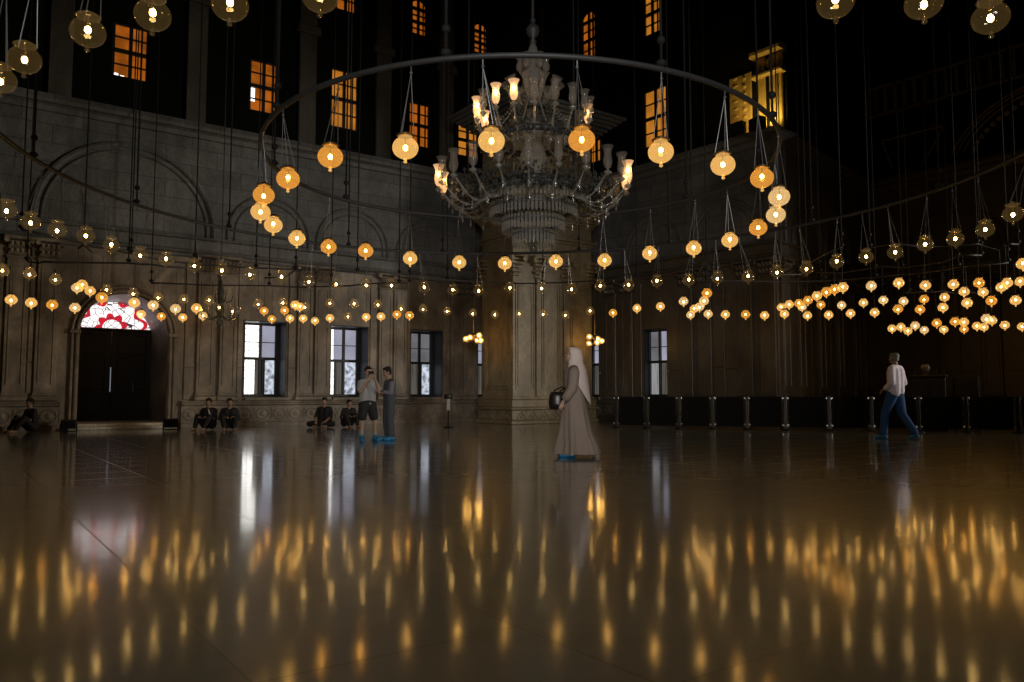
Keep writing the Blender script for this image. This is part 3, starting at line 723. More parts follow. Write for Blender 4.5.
ns = sorted([p for p in LAMPS['R1'] if p[1] < 10.5], key=lambda p: p[0]/p[1]); fs = sorted([p for p in LAMPS['R1'] if p[1] >= 10.5], key=lambda p: p[0]/p[1])
rows(ns, 'amber', lambda i, k: f'large amber glass globe lamp on near half of inner ring, {ordn(i+1)} from left end', 'amber globes of the inner ring', INNER, False)
rows(fs, 'amber', lambda i, k: f'amber glass globe lamp on far half of inner ring, {ordn(i+1)} from left end', 'amber globes of the inner ring', INNER, False)
rows(sorted(LAMPS['R2'], key=lambda p: p[0]/p[1]), 'clear', lambda i, k: f'clear glass globe lamp along far sweep of outer ring, {ordn(i+1)} from left', 'clear globes of the outer ring', OUTER, False)
rows(sorted(LAMPS['NEAR'], key=lambda p: p[0]/p[1]), 'clear', lambda i, k: f'big clear glass globe lamp overhead at the picture top, {ordn(i+1)} from the left', 'clear globes of the outer ring', OUTER, False)

def smooth_path(ps, win=2, dz=.92):
    out = []
    for i in range(len(ps)):
        q = ps[max(0,i-win):i+win+1]
        out.append((ps[i][0], sum(p[1] for p in q)/len(q), ps[i][2]+dz))
    return out
rowdefs = [
 ('B', lambda p: 'clear' if p[0] < 2.5 else 'amber', 'row just below the outer ring lamps', 'lamps of the middle row', 'iron bar carrying the lamp row that passes before the pillar'),
 ('AL', 'amber', 'low row before the black door', 'amber lamps before the door', 'iron bar carrying the amber lamps before the black door'),
 ('CL', 'amber', 'bunch above the stained glass', 'amber lamps above the stained glass', 'short iron bar carrying the lamp bunch above the stained glass'),
 ('LOW', lambda p: 'clear' if abs(p[0]+4.6) < .1 else 'amber', 'lowest row before tall windows', 'amber lamps before the windows', 'iron bar carrying the lowest lamps before the tall windows'),
 ('MID', 'amber', 'bunch above the brightest window', 'amber lamps over the bright window', 'short iron bar carrying the lamps above the brightest window'),
 ('CR', 'amber', 'slanting string past the pillar', 'slanting string of amber lamps', 'iron bar carrying the slanting lamp string beyond the pillar'),
 ('LR', 'amber', 'low row over the barrier', 'amber lamps over the barrier', 'iron bar carrying the low lamp row over the barrier'),
 ('CR2', 'amber', 'dense receding string', 'dense string of amber lamps', 'iron bar carrying the dense lamp string toward the apse'),
 ('R3', 'amber', 'upper row over the man', 'amber lamps over the man', 'iron bar carrying the upper lamp row over the man'),
 ('R4', 'amber', 'middle row over the man', 'amber lamps over the man', 'iron bar carrying the middle lamp row over the man'),
 ('BOT', 'amber', 'lowest string in the apse', 'amber lamps low in the apse', 'iron bar carrying the lowest lamp string in the apse')]
for key, kind, where, grp, flabel in rowdefs:
    ps = LAMPS[key]
    path = smooth_path(ps) if key in ('B','AL','LOW','LR') else [(p[0],p[1],p[2]+.92) for p in ps]
    if key == 'R3': path = path[:8]
    if key == 'BOT':
        path = smooth_path(sorted(ps, key=lambda p: p[0]), 4)
    n = len(path); rods = sorted({0, n-1, *range(0, n, 4)}) if n > 5 else [n//2]
    frame('lamp_bar', flabel, None, path, rods, .022)
    far_end = 'near end' if key in ('CR','CR2') else 'left end'
    rows(ps, kind, lambda i, k, w=where, fe=far_end: f'{"amber" if k == "amber" else "clear"} globe lamp, {ordn(i+1)} from {fe} of {w}', grp, None)

# five-light clusters on either side of the pillar
def cluster(c, balls, label):
    t = thing('pendant_cluster', label, 'chandelier', c)
    mb = MB(); mb.tube([(0,0,.1),(0,0,19.99-c[2])], .014, 6); mb.lathe([(.02,-.2),(.06,-.12),(.03,-.02),(.07,.06),(.03,.14)], n=10); mb.build('stem', M['brass'], t, True)
    for x, y, z in balls:
        mb = MB(); mb.tube([(0,0,-.08),(x*.5,y*.5,-.14+z*.3),(x,y,z-.11)], .012, 6); a = mb.build('arm', M['brass'], t, True)
        g = MB().ball((x,y,z), (.10,.10,.095), 12, 8).build('globe', M['amber_glass'], t, True)
        MB().ball((x,y,z), .036, 8, 6).build('bulb', M['bulb'], g, True)
cluster((-1.27,25.6,2.85), [(-.24,-.1,-.06),(-.1,-.2,-.02),(.19,-.05,.06),(.1,.15,-.1),(.24,.12,-.1)], 'small brass cluster of amber globes between the pillar and the fourth window')
cluster((2.83,26.6,2.82), [(-.19,-.05,.12),(-.18,.1,-.1),(.06,-.2,-.09),(.11,.1,.06),(.24,0,-.02)], 'small brass cluster of amber globes beside the woman, past the pillar')

# dim crystal chandelier before the left wall
t = thing('small_chandelier', 'dim unlit crystal chandelier hanging before the wall between door and brightest window', 'chandelier', (-7.75, 20.6, 2.9))
mb = MB(); mb.tube([(0,0,0),(0,0,17.05)], .014, 6); mb.lathe([(.02,-.15),(.1,-.05),(.05,.1),(.12,.3),(.04,.5),(.09,.75),(.03,1.1)], n=12); mb.build('stem', M['bead'], t, True)
for z, r, n in ((.15,.5,10),(.62,.34,8)):
    for k in range(n):
        a = 2*PI*k/n; c, s = math.cos(a), math.sin(a)
        mb = MB(); mb.tube([(0.05*c,.05*s,z),(r*.5*c,r*.5*s,z-.12),(r*.9*c,r*.9*s,z-.06),(r*c,r*s,z+.08)], .011, 5); arm = mb.build('arm', M['bead'], t, True)
        MB().lathe([(.02,0),(.04,.06),(.035,.1),(.05,.16)], (r*c,r*s,z+.09), 10, cap=False).build('shade', M['shade'], arm, True)
        if k in (2,5,8) and z < .3: MB().ball((r*c,r*s,z+.16), .022, 8, 6).build('bulb', M['bulb'], arm, True)
        MB().tube([(r*.7*c,r*.7*s,z-.08),(r*.7*c,r*.7*s,z-.26)], [.004,.016], 6).build('crystal_drop', M['crystal'], t)

# ------------------------------------------------------------------ the great chandelier
CC = (.32, 11.6)
ch = thing('chandelier', 'huge tiered crystal chandelier with glass candle shades before the pillar', 'chandelier', (CC[0], CC[1], 3.1))
Z = lambda z: z - 3.1
mb = MB()
mb.tube([(0,0,Z(6.5)),(0,0,Z(19.99))], .022, 8)
mb.lathe([(.02,Z(6.3)),(.06,Z(6.33)),(.03,Z(6.38)),(.095,Z(6.46)),(.11,Z(6.52)),(.08,Z(6.58)),(.03,Z(6.62)),(.05,Z(6.67)),(.02,Z(6.72))], n=16)
mb.build('suspension_rod', M['iron'], ch, True)
mb = MB(); mb.lathe([(.05,Z(3.7)),(.16,Z(3.85)),(.1,Z(4.0)),(.13,Z(4.2)),(.22,Z(4.5)),(.12,Z(4.8)),(.2,Z(4.95)),(.1,Z(5.15)),(.14,Z(5.4)),(.09,Z(5.6)),(.17,Z(5.8)),(.06,Z(6.0)),(.09,Z(6.15)),(.025,Z(6.35))], n=20); mb.build('stem', M['crystal'], ch, True)

def shade_prof(s=1.0): return [(.018*s,0),(.03*s,.01*s),(.046*s,.05*s),(.05*s,.09*s),(.04*s,.15*s),(.042*s,.19*s),(.062*s,.235*s),(.068*s,.24*s)]
def candle(parent, p, s, lit, tilt=None):
    """hurricane shade with a candle tube inside"""
    Mx = Matrix.Translation(p)
    if tilt: Mx = Mx @ Matrix.Rotation(tilt[0], 4, 'Z') @ Matrix.Rotation(tilt[1], 4, 'Y')
    sh = MB().lathe(shade_prof(s), n=14, cap=False).build('candle_shade', M['lit_shade' if lit else 'shade'], parent, True, Mx)
    mb = MB(); mb.tube([(0,0,-.05*s),(0,0,.1*s)], .012*s, 8); mb.lathe([(.02,-.06*s),(.045*s,-.04*s),(.02,-.02*s)], n=10); mb.build('candle', M['crystal'], sh, True)
    if lit: MB().ball((0,0,.14*s), (.024,.024,.04), 10, 7).build('bulb', M['bulb'], sh, True)
def tier(n, r0, z0, r1, z1, s, dip, off, lits):
    for k in range(n):
        a = 2*PI*(k+off)/n; c, q = math.cos(a), math.sin(a)
        pts = []
        for i in range(15):
            t = i/14; r = r0 + (r1-r0)*(t**.8); z = z0 + (z1-z0)*t**2.2 - dip*math.sin(PI*min(1, t*1.05))
            pts.append((r*c, r*q, Z(z)))
        mb = MB(); mb.tube(pts, [.016+.006*math.sin(i*1.9) for i in range(15)], 7)
        for i in (4,7,10): mb.ball(pts[i], .03, 8, 6)
        mb.lathe([(.012,-.04),(.05,0),(.045,.02),(.02,.04)], (r1*c, r1*q, Z(z1)), 10)
        arm = mb.build('arm', M['crystal'], ch, True)
        candle(arm, (r1*c, r1*q, Z(z1)+.06), s, k in lits)
        for i, L in ((8,.14),(11,.11)):
            p = pts[i]; MB().tube([(p[0],p[1],p[2]-.02),(p[0],p[1],p[2]-.02-L*.7),(p[0],p[1],p[2]-.02-L)], [.003,.014,.003], 6).build('crystal_drop', M['crystal'], arm)
tier(22, .55, 3.95, 1.42, 4.0, 1.32, .24, .25, (0,11,21,10))
tier(18, .4, 4.75, .86, 5.05, 1.2, .12, .5, (0,7,8,9,11,12))
# trumpet shades of the crown
for k in range(9):
    a = 2*PI*(k+.3)/9; c, q = math.cos(a), math.sin(a)
    mb = MB(); mb.tube([(.06*c,.06*q,Z(5.3)),(.16*c,.16*q,Z(5.26)),(.24*c,.24*q,Z(5.36))], .014, 6); arm = mb.build('arm', M['crystal'], ch, True)
    Mx = Matrix.Translation((.24*c,.24*q,Z(5.36))) @ Matrix.Rotation(a, 4, 'Z') @ Matrix.Rotation(R(27), 4, 'Y')
    MB().lathe([(.015,0),(.03,.05),(.04,.18),(.055,.3),(.09,.38),(.1,.385)], n=14, cap=False).build('trumpet_shade', M['shade'], arm, True, Mx)
for k in range(6):
    a = 2*PI*k/6; c, q = math.cos(a), math.sin(a)
    MB().lathe([(.01,0),(.05,.03),(.06,.1),(.03,.16),(.07,.22)], (.2*c,.2*q,Z(5.86)), 12, cap=False).build('crown_shade', M['shade'], ch, True)
# metal hoops with bead work
for z, r, h in ((4.78,.66,.09),(4.02,.80,.08),(3.93,.80,.06),(3.72,.66,.05),(3.52,.47,.04),(3.34,.31,.04),(5.28,.2,.05)):
    MB().lathe([(r-.03,Z(z-h/2)),(r,Z(z-h/2)),(r+.015,Z(z)),(r,Z(z+h/2)),(r-.03,Z(z+h/2))], n=40, cap=False).build('hoop', M['iron'], ch, True)
mb = MB(); rnd = random.Random(5)
for (z0, z1, r0, r1, n) in ((3.84,4.14,.78,1.25,1500),(4.66,4.9,.6,.82,420),(5.2,5.4,.1,.32,140),(5.0,5.35,.12,.2,160)):
    for i in range(n):
        a = rnd.uniform(0, 2*PI); r = rnd.uniform(r0, r1); z = rnd.uniform(z0, z1); s = rnd.uniform(.010,.028)
        x, y = r*math.cos(a), r*math.sin(a); zz = Z(z)
        mb.add([(x+s,y,zz),(x-s,y,zz),(x,y+s,zz),(x,y-s,zz),(x,y,zz+s*1.5),(x,y,zz-s*1.5)], [(0,2,4),(2,1,4),(1,3,4),(3,0,4),(2,0,5),(1,2,5),(3,1,5),(0,3,5)])
tag(mb.build('crystal_beads', M['bead'], ch), kind='stuff')
# bead strands from crown to second tier
for k in range(12):
    a = 2*PI*(k+.5)/12; c, q = math.cos(a), math.sin(a); mb = MB()
    for i in range(22):
        t = i/21; r = .14+.5*t**1.6; z = 5.75-.85*t+.02*math.sin(t*PI)
        mb.ball((r*c, r*q, Z(z)), .015, 6, 4)
    mb.build('bead_strand', M['crystal'], ch, True)
# stepped basket of long prisms
PR = MB().add([(.022*math.cos(PI*k/3), .022*math.sin(PI*k/3)*.6, z) for z in (0,-.19) for k in range(6)] + [(0,0,.02),(0,0,-.225)],
     [(k,(k+1)%6,6+(k+1)%6,6+k) for k in range(6)] + [((k+1)%6,k,12) for k in range(6)] + [(6+k,6+(k+1)%6,13) for k in range(6)]).mesh('prism')
PR.materials.append(M['crystal'])
allp = []
for z, r, n in ((3.98,.80,84),(3.78,.66,68),(3.58,.47,50),(3.38,.31,34)):
    for k in range(n):
        a = 2*PI*(k+.5)/n; allp.append((math.sin(a), r, a, z))
allp.sort()
rest = MB()
for i, (_, r, a, z) in enumerate(allp):
    if i < 100:
        o = link('crystal_prism', PR, ch); o.location = (r*math.cos(a), r*math.sin(a), Z(z)); o.rotation_euler = (0,0,a+PI/2)
    else:
        ca, sa = math.cos(a+PI/2), math.sin(a+PI/2)
        rest.add([(r*math.cos(a)+v.co.x*ca-v.co.y*sa, r*math.sin(a)+v.co.x*sa+v.co.y*ca, Z(z)+v.co.z) for v in PR.vertices], [tuple(p.vertices) for p in PR.polygons])
tag(rest.build('crystal_fringe', M['crystal'], ch), kind='stuff')
mb = MB(); mb.lathe([(.01,Z(3.06)),(.06,Z(3.1)),(.05,Z(3.16)),(.02,Z(3.2)),(.28,Z(3.36))], n=16); mb.build('bottom_drop', M['bead'], ch, True)

# ------------------------------------------------------------------ people
def fused(parts, name, mat, parent, voxel=.011, smooth=6, keep=None):
    """overlapping shapes grown together into one closed skin"""
    me = bpy.data.meshes.new('tmp'); me.from_pydata(parts.v, [], parts.f)
    bm = bmesh.new(); bm.from_mesh(me); bmesh.ops.recalc_face_normals(bm, faces=bm.faces); bm.to_mesh(me); bm.free()
    o = bpy.data.objects.new('tmp', me); COL.objects.link(o)
    r = o.modifiers.new('r', 'REMESH'); r.mode = 'VOXEL'; r.voxel_size = voxel
    if smooth:
        s = o.modifiers.new('s', 'SMOOTH'); s.factor = .5; s.iterations = smooth
    dg = bpy.context.evaluated_depsgraph_get(); out = bpy.data.meshes.new_from_object(o.evaluated_get(dg))
    bpy.data.objects.remove(o); bpy.data.meshes.remove(me)
    out.materials.clear(); out.materials.append(mat)
    out.polygons.foreach_set('use_smooth', [True]*len(out.polygons))
    return link(name, out, parent)

SKIN = plain('skin', (.42,.26,.18), .55, 0, .08, 30); SKIN2 = plain('tanned_skin', (.30,.18,.12), .55, 0, .08, 30)
def head(mb, c, yaw=0.0, pitch=0.0, s=1.0):
    """skull, face, nose, lips, chin and ears; looks along +y before turning"""
    c = Vector(c); rot = Matrix.Rotation(yaw, 3, 'Z') @ Matrix.Rotation(pitch, 3, 'X')
    def T(p): return c + rot @ (Vector(p)*s)
    def ell(p, r, n=16, m=12):
        b = MB().ball((0,0,0), r, n, m); mb.add([T(Vector(p)+Vector(v)) for v in b.v], b.f)
    ell((0,-.012,.03), (.074,.092,.088)); ell((0,.014,-.03), (.058,.072,.082)); ell((0,.05,-.085), (.026,.026,.02))
    ell((0,.083,-.018), (.013,.018,.02)); ell((0,.079,.004), (.010,.014,.03)); ell((0,.074,.026), (.05,.016,.012))
    ell((0,.072,-.056), (.024,.014,.007)); ell((0,.069,-.068), (.02,.014,.007))
    for k in (-1,1):
        ell((k*.075,-.008,-.005), (.012,.022,.034)); ell((k*.038,.058,-.03), (.022,.02,.022))
    return T
def eyes(T, parent, s=1.0):
    for k in (-1,1):
        MB().ball(T((k*.031,.076,.006)), (.009*s,.009*s,.007*s), 8, 6).build('eye', plain_eye, parent, True)
plain_eye = plain('dark_eye', (.02,.015,.012), .2, 0, 0, 5)
def hand(mb, wrist, d, up, side, curl=.5, s=1.0):
    """palm, four unequal curled fingers and a thumb off the palm's side; d points from wrist to fingers, up is the back of the hand"""
    w = Vector(wrist); d = Vector(d).normalized(); up = Vector(up); up = (up - d*up.dot(d)).normalized(); sd = d.cross(up)*side
    for t in (-.026,-.009,.009,.026): mb.capsule(w + sd*t*.5*s, w + d*.085*s + sd*t*s, .016*s, .0125*s, 8)
    for t, L in ((-.03,.062),(-.010,.076),(.010,.082),(.030,.074)):
        p = w + d*.085*s + sd*t*s; a = curl
        for f, rr in ((.45,.0095),(.32,.0088),(.23,.0078)):
            dd = d*math.cos(a) - up*math.sin(a); q = p + dd*L*f*s; mb.capsule(p, q, rr*s, rr*.92*s, 7); p = q; a += curl
    p = w + d*.025*s + sd*.024*s
    for L, rr, aa in ((.038,.013,.75),(.03,.0105,.45),(.024,.009,.3)):
        q = p + (d*math.cos(aa) + sd*math.sin(aa) - up*.35).normalized()*L*s; mb.capsule(p, q, rr*s, rr*.9*s, 7); p = q
def shoe(mb, ankle, heading, s=1.0, fat=1.0):
    a = Vector(ankle); h = Vector((math.sin(heading), math.cos(heading), 0))
    heel = Vector((a.x, a.y, .045*s)) - h*.045*s; toe = Vector((a.x, a.y, .036*s)) + h*.15*s
    mb.capsule(heel, toe, .042*s*fat, .036*s*fat, 10); mb.capsule(heel+h*.06*s+Vector((0,0,.02*s)), a, .04*s*fat, .042*s*fat, 10)
    mb.capsule(toe-h*.05*s, toe, .044*s*fat, .036*s*fat, 10)
def hair(T, parent, mat, s=1.0, low=-.02, bulk=1.0):
    mb = MB()
    def ell(p, r):
        b = MB().ball((0,0,0), r, 14, 10); mb.add([T(Vector(p)+Vector(v)) for v in b.v], b.f)
    ell((0,-.03,.05), (.08*bulk,.088*bulk,.078*bulk)); ell((0,-.06,.0), (.07*bulk,.05*bulk,.07)); ell((0,.025,.088), (.062*bulk,.05,.034*bulk))
    for k in (-1,1): ell((k*.064,-.02,.03), (.018,.05,.045))
    return fused(mb, 'hair', mat, parent, .008*s, 3)

COAT = plain('taupe_coat_cloth', (.27,.21,.17), .8, 0, .12, 6, .3); VEIL = plain('pale_rose_veil_cloth', (.62,.51,.47), .8, 0, .1, 10, .3)
BLUE = plain('blue_shoe_cover', (.01,.17,.34), .35, 0, .2, 12, .7); BLACK = plain('black_cloth', (.012,.012,.013), .8, 0, .3, 12)
GREYT = plain('grey_shirt_cloth', (.33,.32,.31), .8, 0, .1, 12); SLATE = plain('slate_overall_cloth', (.055,.06,.072), .75, 0, .2, 10)
WHITE = plain('white_shirt_cloth', (.84,.77,.86), .75, 0, .06, 8, .4); DENIM = plain('blue_denim', (.025,.085,.24), .8, 0, .25, 14, .4)
DHAIR = plain('black_hair', (.006,.005,.005), .85, 0, .3, 40); GHAIR = plain('grey_hair', (.20,.18,.17), .6, 0, .25, 60)
BAG = plain('black_leather_bag', (.014,.011,.010), .35, 0, .3, 14)
DARKC = plain('dark_clothing', (.008,.008,.009), .8, 0, .3, 10)

# woman in the long coat, seen from her left side, looking up to the lamps
wm = thing('person', 'standing woman in long taupe coat and pale veil beside the pillar, holding a black bag', 'person', (.91, 11.85, 0), R(90))
mb = MB()
Tw = head(mb, (0,.005,1.535), 0, R(16), .96)
mb.capsule((0,-.02,1.34),(0,-.005,1.47), .058, .052)
for k in (-1,1):
    mb.capsule((k*.055,-.025,1.24),(k*.05,-.02,.9), .09, .095); mb.capsule((k*.075,0,.86),(k*.08,.0,.48), .085,.06); mb.capsule((k*.08,0,.48),(k*.08,-.01,.09), .055,.036)
    mb.capsule((k*.08,-.03,.035),(k*.08,.1,.03), .032,.028)
    mb.capsule((k*.07,-.02,1.3),(k*.175,-.02,1.31), .07,.055)
mb.capsule((.175,-.02,1.31),(.22,.0,1.05), .05,.042); mb.capsule((.22,.0,1.05),(.19,.13,.84), .04,.027)
mb.capsule((-.175,-.02,1.31),(-.21,.0,1.05), .05,.042); mb.capsule((-.21,.0,1.05),(-.2,.15,.83), .04,.027)
hand(mb, (-.2,.155,.825), (.05,.35,-1), (-1,.0,0), -1, .55, .95); hand(mb, (.19,.135,.835), (-.05,.4,-1), (1,0,0), 1, .55, .95)
body = fused(mb, 'body', SKIN, wm, .009, 3); eyes(Tw, wm, .95)
def loft(rings, n=64, folds=None, cap_top=True):
    """cloth through oval rings (z, cx, cy, rx, ry); folds(z, angle) swells or pinches it"""
    mb = MB(); vs = []; fs = []
    for z, cx, cy, rx, ry in rings:
        for k in range(n):
            a = 2*PI*k/n; f = 1 + (folds(z, a) if folds else 0)
            vs.append((cx+rx*f*math.cos(a), cy+ry*f*math.sin(a), z))
    for i in range(len(rings)-1):
        for k in range(n):
            k2 = (k+1)%n; fs.append((i*n+k, i*n+k2, (i+1)*n+k2, (i+1)*n+k))
    if cap_top: fs.append(tuple((len(rings)-1)*n+k for k in range(n)))
    return mb.add(vs, fs)
def lerp_rings(keys, m):
    out = []
    for (a, b) in zip(keys, keys[1:]):
        for i in range(m):
            t = i/m; t2 = t
            out.append(tuple(x+(y-x)*t2 for x, y in zip(a, b)))
    return out + [keys[-1]]
def coatfold(z, a):
    f = max(0, (1.0-z))
    v = .11*f*math.sin(7*a+.6) + .07*f*math.sin(13*a+1.3+z*2)
    if z < .34: v += .05*math.sin(18*a)*min(1, (.34-z)*8) + .03*min(1,(.34-z)*5)
    return v
rings = lerp_rings([(.055,0,-.065,.27,.325),(.2,0,-.06,.255,.295),(.33,0,-.05,.235,.262),(.36,0,-.05,.23,.252),(.6,0,-.035,.205,.21),(.86,0,-.03,.18,.17),(1.0,0,-.03,.165,.15),(1.2,0,-.03,.18,.155),(1.32,0,-.03,.17,.135),(1.39,0,-.02,.09,.09)], 5)
mb = loft(rings, 72, coatfold)
coat = mb.build('coat', COAT, wm, True)
mb = MB()
for k in (-1,1):
    mb = MB(); mb.tube([(k*.12,-.02,1.33),(k*.19,-.015,1.26),(k*.232,.0,1.1),(k*.235,.02,1.02),(k*.215,.085,.92),(k*.2,.135,.865)], [.075,.088,.08,.078,.07,.062], 14); mb.build('sleeve', COAT, coat, True)
# veil: hood round the face, falling over the shoulders to a point at the waist behind
mb = MB(); vs = []; fs = []; nn = 33; prof = []
for i, (z, cy, rx, ry, op) in enumerate([(1.655,-.02,.02,.03,.0),(1.645,-.02,.058,.07,.35),(1.61,-.03,.09,.105,.85),(1.55,-.035,.098,.115,1.0),(1.49,-.045,.1,.118,.9),(1.43,-.05,.108,.112,.45),(1.37,-.055,.14,.13,.5),(1.30,-.06,.182,.15,.75),(1.2,-.066,.2,.158,1.15),(1.08,-.078,.19,.162,1.55),(.96,-.095,.16,.16,1.95),(.86,-.11,.12,.155,2.3),(.78,-.125,.05,.15,2.75)]):
    for k in range(nn):
        a = R(90) + op + (2*PI-2*op)*k/(nn-1)
        w = 1 + .03*math.sin(9*a + i*.5)*(i > 5)
        vs.append((rx*w*math.cos(a), cy+ry*w*math.sin(a), z))
for i in range(12):
    for k in range(nn-1): fs.append((i*nn+k, i*nn+k+1, (i+1)*nn+k+1, (i+1)*nn+k))
mb.add(vs, fs); v = mb.build('veil', VEIL, wm, True)
sm = v.modifiers.new('thick', 'SOLIDIFY'); sm.thickness = .012; sm.offset = 1
for k in (-1,1):
    mb = MB(); shoe(mb, (k*.075,.03,.1), 0, 1.0, 1.15); fused(mb, 'shoe_cover', BLUE, wm, .01, 2)
bg = thing('handbag', 'black leather handbag hanging from the hand of the woman in the taupe coat', 'bag', (.91,11.85,0), R(90))
mb = MB(); mb.lathe([(.02,-.14),(.12,-.135),(.135,-.05),(.125,.06),(.10,.12),(.02,.125)], (-.06,.225,.86), 20, sx=.6, sy=1.0); mb.build('bag_body', BAG, bg, True)
mb = MB(); mb.tube([(-.05,.19,.94),(-.08,.18,1.0),(-.14,.13,1.04),(-.19,.07,1.03)], .011, 6); mb.tube([(-.05,.30,.95),(-.08,.26,1.01),(-.14,.16,1.06),(-.19,.07,1.03)], .011, 6); mb.build('strap', BAG, bg, True)
# boy in grey shirt and shorts, taking a picture
b1 = thing('person', 'boy in grey shirt and black shorts holding a camera to his face', 'person', (-2.95, 15.95, 0), R(-150))
S = .87
mb = MB(); Tb = head(mb, (0,.05,1.405), 0, R(-6), .93)
mb.capsule((0,0,1.2),(0,.03,1.32), .05,.046)
for k in (-1,1):
    mb.capsule((k*.065,0,1.14),(k*.06,0,.82), .09,.092); mb.capsule((k*.06,0,1.2),(k*.145,0,1.19), .06,.048)
mb.capsule((-.09,-.0,.78),(-.15,.03,.42), .075,.05); mb.capsule((-.15,.03,.42),(-.19,-.03,.1), .047,.03)
mb.capsule((.09,0,.78),(.12,.05,.42), .075,.05); mb.capsule((.12,.05,.42),(.13,.05,.1), .047,.03)
for k in (-1,1):
    mb.capsule((k*.15,0,1.18),(k*.2,.13,1.0), .043,.036); mb.capsule((k*.2,.13,1.0),(k*.07,.27,1.26), .034,.024)
    hand(mb, (k*.07,.27,1.265), (-k*.35,.15,1), (k*1,.5,0), -k, .5, .85)
fused(mb, 'body', SKIN, b1, .010, 3); eyes(Tb, b1, .9); hair(Tb, b1, DHAIR, .93, bulk=1.06)
mb = MB()
for k in (-1,1):
    mb.capsule((k*.07,0,1.15),(k*.075,0,.76), .102,.108); mb.capsule((k*.05,0,1.21),(k*.15,0,1.195), .066,.062); mb.capsule((k*.155,0,1.18),(k*.19,.09,1.06), .066,.07)
fused(mb, 'shirt', GREYT, b1, .012, 4)
mb = MB()
for k, q in ((-1,(-.135,.02,.5)),(1,(.115,.04,.5))): mb.capsule((k*.07,0,.82),q, .108,.095)
fused(mb, 'shorts', BLACK, b1, .012, 4)
mb = MB(); shoe(mb, (-.19,-.03,.1), R(-8), .95, 1.45); fused(mb, 'shoe_cover', BLUE, b1, .010, 2); mb = MB(); shoe(mb, (.13,.05,.1), R(12), .95, 1.4); fused(mb, 'shoe_cover', BLUE, b1, .010, 2)
for k, (x,y) in ((-1,(-.185,-.025)),(1,(.13,.05))):
    mb = MB(); mb.capsule((x,y,.1),(x,y,.19), .04,.042); fused(mb, 'sock', GREYT, b1, .010, 2)
cam_l = thing('camera', 'small black camera held up by the boy in shorts', 'camera', (-2.95,15.95,0), R(-150))
mb = MB(); mb.bevbox(-.055,.055,.195,.235,1.345,1.42,.008); mb.build('camera_body', BLACK, cam_l); mb = MB(); mb.tube([(0,.235,1.38),(0,.275,1.38)], .03, 12); mb.build('lens', BAG, cam_l, True)

# second youth in dark overalls facing him
b2 = thing('person', 'dark haired youth in slate overalls facing the boy with the camera', 'person', (-2.56, 16.32, 0), R(118))
mb = MB(); Tc = head(mb, (0,.06,1.41), 0, R(-14), .94)
mb.capsule((0,0,1.22),(0,.03,1.33), .052,.048)
for k in (-1,1):
    mb.capsule((k*.065,0,1.16),(k*.06,0,.84), .092,.094); mb.capsule((k*.06,0,1.22),(k*.15,0,1.21), .06,.05)
    mb.capsule((k*.08,0,.8),(k*.09,.02,.43), .078,.052); mb.capsule((k*.09,.02,.43),(k*.09,-.02,.1), .05,.032)
    mb.capsule((k*.155,0,1.2),(k*.185,.04,.96), .044,.037); mb.capsule((k*.185,.04,.96),(k*.09,.19,.98), .035,.025)
    hand(mb, (k*.09,.195,.98), (-k*.4,1,.1), (0,0,1), k, .6, .9)
fused(mb, 'body', SKIN2, b2, .010, 3); eyes(Tc, b2, .9); hair(Tc, b2, DHAIR, .94, bulk=1.08)
mb = MB()
for k in (-1,1):
    mb.capsule((k*.07,0,1.16),(k*.072,0,.8), .104,.108); mb.capsule((k*.05,0,1.22),(k*.155,0,1.215), .064,.062)
    mb.capsule((k*.08,0,.82),(k*.095,.02,.43), .1,.085); mb.capsule((k*.095,.02,.43),(k*.095,-.01,.13), .083,.08)
fused(mb, 'overalls', SLATE, b2, .012, 4)
mb = MB()
VIO = plain('grey_violet_cloth', (.16,.15,.19), .8)
for k in (-1,1):
    mb = MB(); mb.capsule((k*.16,0,1.2),(k*.188,.035,.98), .062,.056); mb.capsule((k*.188,.035,.98),(k*.14,.15,1.0), .052,.046); fused(mb, 'shirt_sleeve', VIO, b2, .011, 4)
for k in (-1,1):
    mb = MB(); shoe(mb, (k*.095,-.01,.1), R(k*10), .95, 1.4); fused(mb, 'shoe_cover', BLUE, b2, .010, 2)

# man in white shirt walking away
mn = thing('person', 'grey haired man in white shirt and blue jeans walking past the barrier', 'person', (8.22, 16.75, 0), R(38))
mb = MB(); Tm = head(mb, (0,.02,1.725), R(10), 0, 1.0)
mb.capsule((0,-.02,1.5),(0,0,1.64), .062,.056)
for k in (-1,1):
    mb.capsule((k*.09,-.01,1.4),(k*.08,-.01,1.02), .125,.12); mb.capsule((k*.08,-.02,1.5),(k*.19,-.02,1.5), .07,.06)
    mb.capsule((k*.195,-.02,1.49),(k*.26,-.06,1.2), .055,.045); mb.capsule((k*.26,-.06,1.2),(k*.19,.16,1.06), .044,.03)
    hand(mb, (k*.19,.165,1.055), (-k*.4,1,-.3), (k*.6,0,1), k, .6, 1.0)
mb.capsule((-.09,0,.98),(-.11,.19,.55), .1,.065); mb.capsule((-.11,.19,.55),(-.11,.24,.1), .06,.04)
mb.capsule((.09,0,.98),(.1,-.07,.54), .1,.065); mb.capsule((.1,-.07,.54),(.1,-.33,.13), .06,.04)
fused(mb, 'body', SKIN2, mn, .010, 3); eyes(Tm, mn); hair(Tm, mn, GHAIR, 1.0, bulk=1.0)
mb = MB()
for k in (-1,1):
    mb.capsule((k*.085,-.01,1.42),(k*.085,-.01,1.02), .14,.135); mb.capsule((k*.07,-.02,1.52),(k*.19,-.02,1.505), .075,.072)
    mb.capsule((k*.2,-.02,1.49),(k*.268,-.06,1.2), .075,.068); mb.capsule((k*.268,-.06,1.2),(k*.215,.1,1.09), .066,.055)
mb.capsule((0,-.02,1.5),(0,0,1.57), .075,.066)
